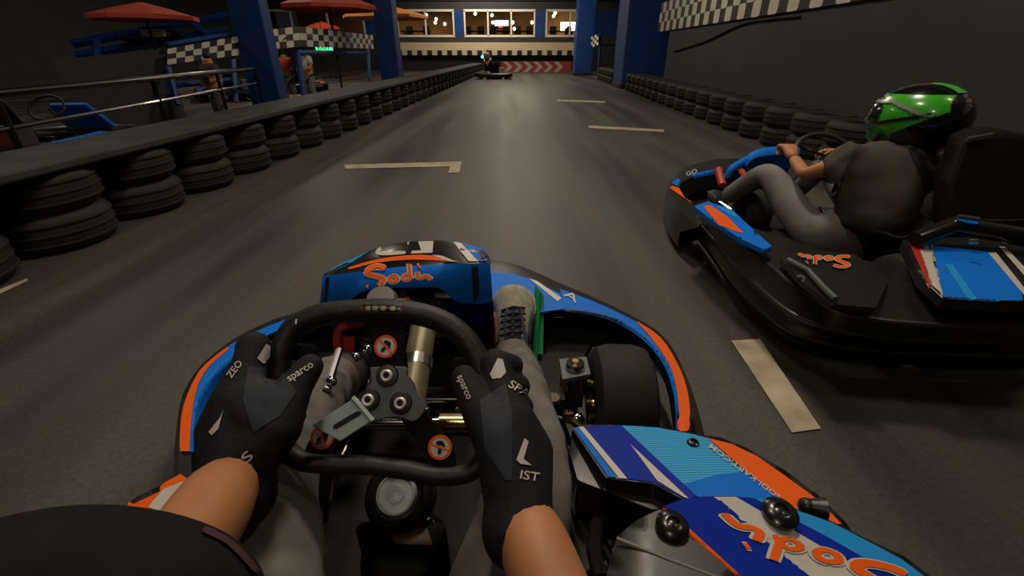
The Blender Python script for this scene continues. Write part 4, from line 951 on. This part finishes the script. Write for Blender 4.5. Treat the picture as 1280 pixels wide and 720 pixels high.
for a_, b_ in (((885, 240), (895, 248)), ((900, 252), (915, 262))):
    b = MB(); b.tube([at(*a_, z=.27), at(*b_, z=.27)], .006, M['chrome'], 6); b.build('tie_rod', K2)
# steering wheel
wc = at(1003, 190, Y=2.36); b = MB(); wn = Vector((0, -.7, .7)).normalized(); X_ = Vector((1, 0, 0)); U_ = wn.cross(X_)
b.tube([wc + Vector((.12, .0, -.02)) + X_ * (.15 * math.cos(a)) + U_ * (.13 * math.sin(a)) for a in [k * math.pi / 16 for k in range(32)]], .014, M['rim'], 10, closed=True)
for a in (.5, 2.6, 4.7): b.tube([wc + Vector((.12, 0, -.02)), wc + Vector((.12, 0, -.02)) + X_ * (.15 * math.cos(a)) + U_ * (.13 * math.sin(a))], .008, M['gloss'], 6)
b.tube([wc + Vector((.12, 0, -.02)), wc + Vector((.12, .25, -.25))], .012, M['steel'], 8); b.build('steering_wheel', K2)
# seat with tall black back
b = MB(); rows = []
for yy, zz, hw, lip in ((2.15, .12, .20, .05), (1.95, .09, .21, .1), (1.74, .10, .22, .14), (1.62, .16, .22, .12), (1.57, .26, .20, .10), (1.53, .36, .17, .06), (1.52, .40, .12, .03)):
    rows.append([Vector((1.74 + hw * u, yy + lip * .9 * max(0, abs(u) - .45), zz + (.25 * max(0, abs(u) - .6) if zz < .2 else 0))) for u in (-1.15, -1.05, -.9, -.7, -.4, 0, .4, .7, .9, 1.05, 1.15)])
b.grid(rows, M['gloss']); b.build('seat', K2, solid=.02, sub=1)
e0 = at(1240, 240, d=1.62)
b = MB(); b.prism([at(x, y, d=1.62) for x, y in ((1205, 175), (1225, 166), (1262, 165), (1300, 172), (1330, 290), (1180, 292), (1186, 230))], (.06, .14, 0), M['matteb']); b.build('engine_cover', K2, smooth=False, bevel=.02)
for a_, c_, dd_, r_, mm in (((1196, 272), (1222, 276), 1.48, .012, 'chrome'), ((1212, 302), (1224, 302), 1.4, .008, 'gold'), ((1208, 175), (1240, 169), 1.62, .010, 'steel')):
    b = MB(); b.tube([at(*a_, d=dd_), at(*c_, d=dd_ - .02)], r_, M[mm], 8); b.build('engine_trim', K2)
b = MB(); b.tube([at(1145, 300, d=1.5), at(1190, 282, d=1.5), at(1245, 290, d=1.48), at(1300, 300, d=1.45)], .03, M['gloss'], 10); b.build('roll_hoop', K2)
# driver two
P2 = thing('person', 'driver in green and black full-face helmet and grey t-shirt on the right kart', 'person', (1.7, 2.0, .1))
q = lambda x, y, Y: at(x, y, Y=Y)
hip = q(1085, 295, 1.86); wst = q(1092, 265, 1.87); ch = q(1105, 222, 1.92); nk = q(1130, 185, 1.96); hh = q(1148, 150, 2.0)
lsh = q(1062, 200, 1.93); lel = q(1006, 219, 2.05); lwr = q(992, 198, 2.24); lha = q(986, 186, 2.33)
rsh = q(1180, 205, 2.12); rel = q(1110, 215, 2.3); rwr = q(1055, 192, 2.45)
lk = q(960, 214, 2.26); lan = q(905, 248, 2.52); lh = q(1010, 290, 1.97); rk = lk + Vector((.36, .12, .02)); ran = lan + Vector((.42, .05, 0)); rh = lh + Vector((.3, 0, 0))
bn = [(hip, (.10, .08)), (wst, .09), (ch, .10), (nk, .05), (hh, .075), (lsh, .042), (lel, .032), (lwr, .027), (rsh, .042), (rel, .034), (rwr, .025), (lh, .07), (lk, .045), (lan, .035), (rh, .07), (rk, .045), (ran, .035)]
skin('body', bn, [(0, 1), (1, 2), (2, 3), (3, 4), (2, 5), (5, 6), (6, 7), (2, 8), (8, 9), (9, 10), (0, 11), (11, 12), (12, 13), (0, 14), (14, 15), (15, 16)], M['skin'], P2)
# bare hands with fingers closed on the far wheel
def hand(w, h, parent, sgn):
    d_ = (h - w).normalized(); sd = d_.cross(Vector((0, 0, 1))).normalized(); up = sd.cross(d_); nodes = [(h, (.032, .024)), (w, .026)]; ed = [(0, 1)]
    for i in range(4):
        k = len(nodes); o_ = sd * (.02 * (i - 1.5)); nodes += [(h + d_ * .03 + o_, .012), (h + d_ * .055 + o_ - up * .015, .0105), (h + d_ * .045 + o_ - up * .042, .0095), (h + d_ * .02 + o_ - up * .048, .008)]; ed += [(0, k), (k, k + 1), (k + 1, k + 2), (k + 2, k + 3)]
    k = len(nodes); nodes += [(h + sd * sgn * .032, .013), (h + sd * sgn * .045 + d_ * .025 - up * .02, .011), (h + sd * sgn * .03 + d_ * .045 - up * .035, .009)]; ed += [(0, k), (k, k + 1), (k + 1, k + 2)]
    return skin('hand', nodes, ed, M['skin'], parent)
hand(lwr, lha, P2, 1); hand(rwr, rwr + Vector((-.05, .04, .0)), P2, -1)
TS = skin('t_shirt', [(hip + Vector((0, 0, .01)), .15), (wst, .15), (ch, .155), (nk - Vector((0, 0, .02)), .075), (lsh, .074), (lsh * .4 + lel * .6, .062), (rsh, .06), (rsh * .5 + rel * .5, .055)], [(0, 1), (1, 2), (2, 3), (2, 4), (4, 5), (2, 6), (6, 7)], M['tee'], P2, sub=3)
md = TS.modifiers.new('d', 'DISPLACE'); md.texture = tx; md.strength = .022; md.mid_level = .5; bake(TS)
skin('jeans', [(hip, .145), (lh, .085), ((lh + lk) / 2, .078), (lk, .062), ((lk + lan) / 2, .055), (lan, .047), (rh, .085), (rk, .062), (ran, .045)], [(0, 1), (1, 2), (2, 3), (3, 4), (4, 5), (0, 6), (6, 7), (7, 8)], M['jean'], P2, sub=3)
for a in (lan, ran): 
    b = MB(); b.sphere(a + Vector((0, .08, -.02)), .05, M['shoedark'], 14, (.9, 2.2, .8)); b.build('shoe', P2)
H, patch = helmet(hh + Vector((0, .0, .01)), P2, (-.45, 1, -.05), (M['helmg'], M['helmb']), 1.12, vz=.115)
patch('crown_panel', lambda x, y, z: z > .72 and x < .75, M['helmb'], .0035)
patch('lower_panel', lambda x, y, z: (z < -.62 + .14 * math.sin(5 * x)) or (x < -.80 + .2 * z) or (z < -.12 - .8 * (x + .3) and x < .15), M['helmb'], .0035)
patch('silver_flash', lambda x, y, z: y < 0 and .30 < z - .5 * x < .40 and z > .1 or (x > .3 and .42 < z < .52), M['silver'], .005)
patch('black_flash', lambda x, y, z: abs(y) > .4 and -.05 < z + .35 * x < .04 and x > -.5, M['helmb'], .005)
patch('green_fin', lambda x, y, z: z > .72 and abs(y) < .25 and x < -.1, M['helmg'], .007)
decalpoly('harness_strap', bvh([TS]), [(1134, 186), (1144, 184), (1158, 205), (1168, 235), (1172, 280), (1162, 282), (1156, 240), (1146, 210)], M['harness'], P2, off=.005, L=8)
#%%BACK
# ================================================================== parked karts, people in the pit
def small_kart(name, x, y, rz, col, label, group=None):
    r = thing(name, label, 'go-kart', (0, 0, 0), group)
    b = MB(); pr = [(-.55, -.7), (-.62, -.3), (-.6, .4), (-.5, .8), (-.25, 1.0), (.25, 1.0), (.5, .8), (.6, .4), (.62, -.3), (.55, -.7)]
    b.tube(spline([(a, c_, .14) for a, c_ in pr], 50, closed=True), .075, M['black'], 10, closed=True); b.build('bumper', r)
    b = MB(); b.prism([(-.3, -.8, .06), (.3, -.8, .06), (.3, .9, .06), (-.3, .9, .06)], (0, 0, .02), M['matte']); b.build('floor_tray', r, smooth=False)
    for sx in (-1, 1):
        b = MB(); b.prism([(sx * .38, -.4, .24), (sx * .6, -.35, .22), (sx * .58, .35, .22), (sx * .4, .3, .24)], (0, 0, -.1), col); b.build('side_pod', r, smooth=False, bevel=.02)
    b = MB(); b.prism([(-.17, .62, .45), (.17, .62, .45), (.22, .85, .2), (-.22, .85, .2)], (0, .04, .02), col); b.build('front_panel', r, smooth=False, bevel=.01)
    b = MB(); b.grid([[Vector((u * .2, yy, zz + .12 * abs(u))) for u in (-1, -.5, 0, .5, 1)] for yy, zz in ((.15, .12), (-.1, .1), (-.25, .2), (-.35, .55))], M['gloss']); b.build('seat', r, solid=.015, sub=1)
    b = MB(); b.tube([Vector((.15 * math.cos(a), .35 + .09 * math.sin(a), .45 + .1 * math.sin(a))) for a in [k * math.pi / 10 for k in range(20)]], .013, M['rim'], 8, closed=True); b.tube([(0, .36, .45), (0, .6, .15)], .012, M['steel'], 8); b.build('steering_wheel', r)
    for sx in (-1, 1):
        for sy in (-.5, .55):
            b = MB(); b.lathe([(.05, -.06), (.12, -.06), (.13, -.03), (.13, .03), (.12, .06), (.05, .06)], (sx * .47, sy, .131), (1, 0, 0), M['rubber'], 22); b.lathe([(0, .03 * sx), (.055, .05 * sx)], (sx * .47, sy, .131), (1, 0, 0), M['steel'], 14); b.build('wheel', r)
    b = MB(); b.box((.3, -.55, .3), (.2, .22, .2), M['steel']); b.build('engine', r, smooth=False, bevel=.01)
    r.location = (x, y, 0); r.rotation_euler = (0, 0, rz); return r
sk = small_kart('go_kart', -4.6, 2.6, 1.2, M['red'], 'parked kart with red body at the far left behind the railing')
def kcopy(x, y, rz, label, col=None):
    c = copy_tree(sk); c.location = (x, y, 0); c.rotation_euler = (0, 0, rz); c['label'] = label
    if col:
        for ch_ in [o for o in bpy.data.objects if o.parent == c and o.name.split('.')[0] in ('side_pod', 'front_panel')]:
            ch_.data = ch_.data.copy(); ch_.data.materials.clear(); ch_.data.materials.append(col)
kcopy(-4.45, 4.3, .15, 'parked blue kart below the grey pit wall on the left', M['blue'])
kcopy(-6.3, 10.9, .6, 'parked blue kart behind the near blue pillar', M['blue'])
kcopy(-5.6, 13.0, .3, 'parked blue and orange kart between the two left pillars', M['orange'])
kcopy(-.7, 19.5, 0, 'dark kart running far ahead near the end of the straight', M['gloss'])
def standing(x, y, h, top, legs, label, rz=0, seated=False):
    r = thing('person', label, 'person', (0, 0, 0)); s_ = h / 1.75
    V3 = lambda a, b_, c_: Vector((a * s_, b_ * s_, c_ * s_))
    nd = [(V3(0, 0, .95), .10), (V3(0, 0, 1.2), .11), (V3(0, 0, 1.42), .10), (V3(0, 0, 1.52), .05), (V3(0, .01, 1.64), .085), (V3(.19, 0, 1.42), .05), (V3(.25, .05, 1.15), .04), (V3(.22, .2, .95), .033), (V3(-.19, 0, 1.42), .05), (V3(-.25, .03, 1.15), .04), (V3(-.2, .2, 1.05), .033), (V3(.1, 0, .85), .08), (V3(.11, .02, .48), .06), (V3(.11, 0, .08), .04), (V3(.11, .14, .04), .035), (V3(-.1, 0, .85), .08), (V3(-.12, .03, .48), .06), (V3(-.13, 0, .08), .04), (V3(-.13, .14, .04), .035)]
    skin('body', nd, [(0, 1), (1, 2), (2, 3), (3, 4), (2, 5), (5, 6), (6, 7), (2, 8), (8, 9), (9, 10), (0, 11), (11, 12), (12, 13), (13, 14), (0, 15), (15, 16), (16, 17), (17, 18)], M['skin'], r, sub=1)
    skin('shirt', [(V3(0, 0, .9), .13), (V3(0, 0, 1.2), .135), (V3(0, 0, 1.42), .12), (V3(.19, 0, 1.42), .07), (V3(.24, .04, 1.2), .06), (V3(-.19, 0, 1.42), .07), (V3(-.24, .03, 1.2), .06)], [(0, 1), (1, 2), (2, 3), (3, 4), (2, 5), (5, 6)], top, r, sub=1)
    skin('trousers', [(V3(0, 0, .93), .13), (V3(.1, 0, .82), .095), (V3(.11, .02, .48), .075), (V3(.11, 0, .12), .06), (V3(-.1, 0, .82), .095), (V3(-.12, .03, .48), .075), (V3(-.13, 0, .12), .06)], [(0, 1), (1, 2), (2, 3), (0, 4), (4, 5), (5, 6)], legs, r, sub=1)
    b = MB(); b.sphere(V3(0, -.015, 1.68), .095 * s_, M['matte'], 12, (1, 1.05, .9)); b.build('hair', r)
    r.location = (x, y, 0); r.rotation_euler = (0, 0, rz); return r
pz = at(268, 108, d=6.3); standing(pz.x, pz.y, .92, M['tee'], M['jean'], 'small distant figure in pale top beneath the short checkered banner', 2.6)
pz = at(386, 104, d=9.5); standing(pz.x, pz.y, 1.0, M['white'], M['jean'], 'small distant figure in white top right of the near left pillar', 2.9)
pz = at(352, 104, d=9.3) ; standing(pz.x - .25, pz.y + .9, .95, M['orange'], M['jean'], 'small distant figure in orange top beside the near left pillar', 3.4)
pz = at(600, 80, d=17.5); r = standing(pz.x + .2, 21.6, 1.0, M['matte'], M['matte'], 'dark figure with a teal light at the far end of the track', 3.0)
b = MB(); p = at(603, 71, Y=20.9); b.sphere(p, .06, M['teal'], 10); b.tube([(p.x, p.y, 0), p], .015, M['matte'], 6); tag(b.build('signal_light'), 'small teal light beside the dark figure far ahead', 'light')
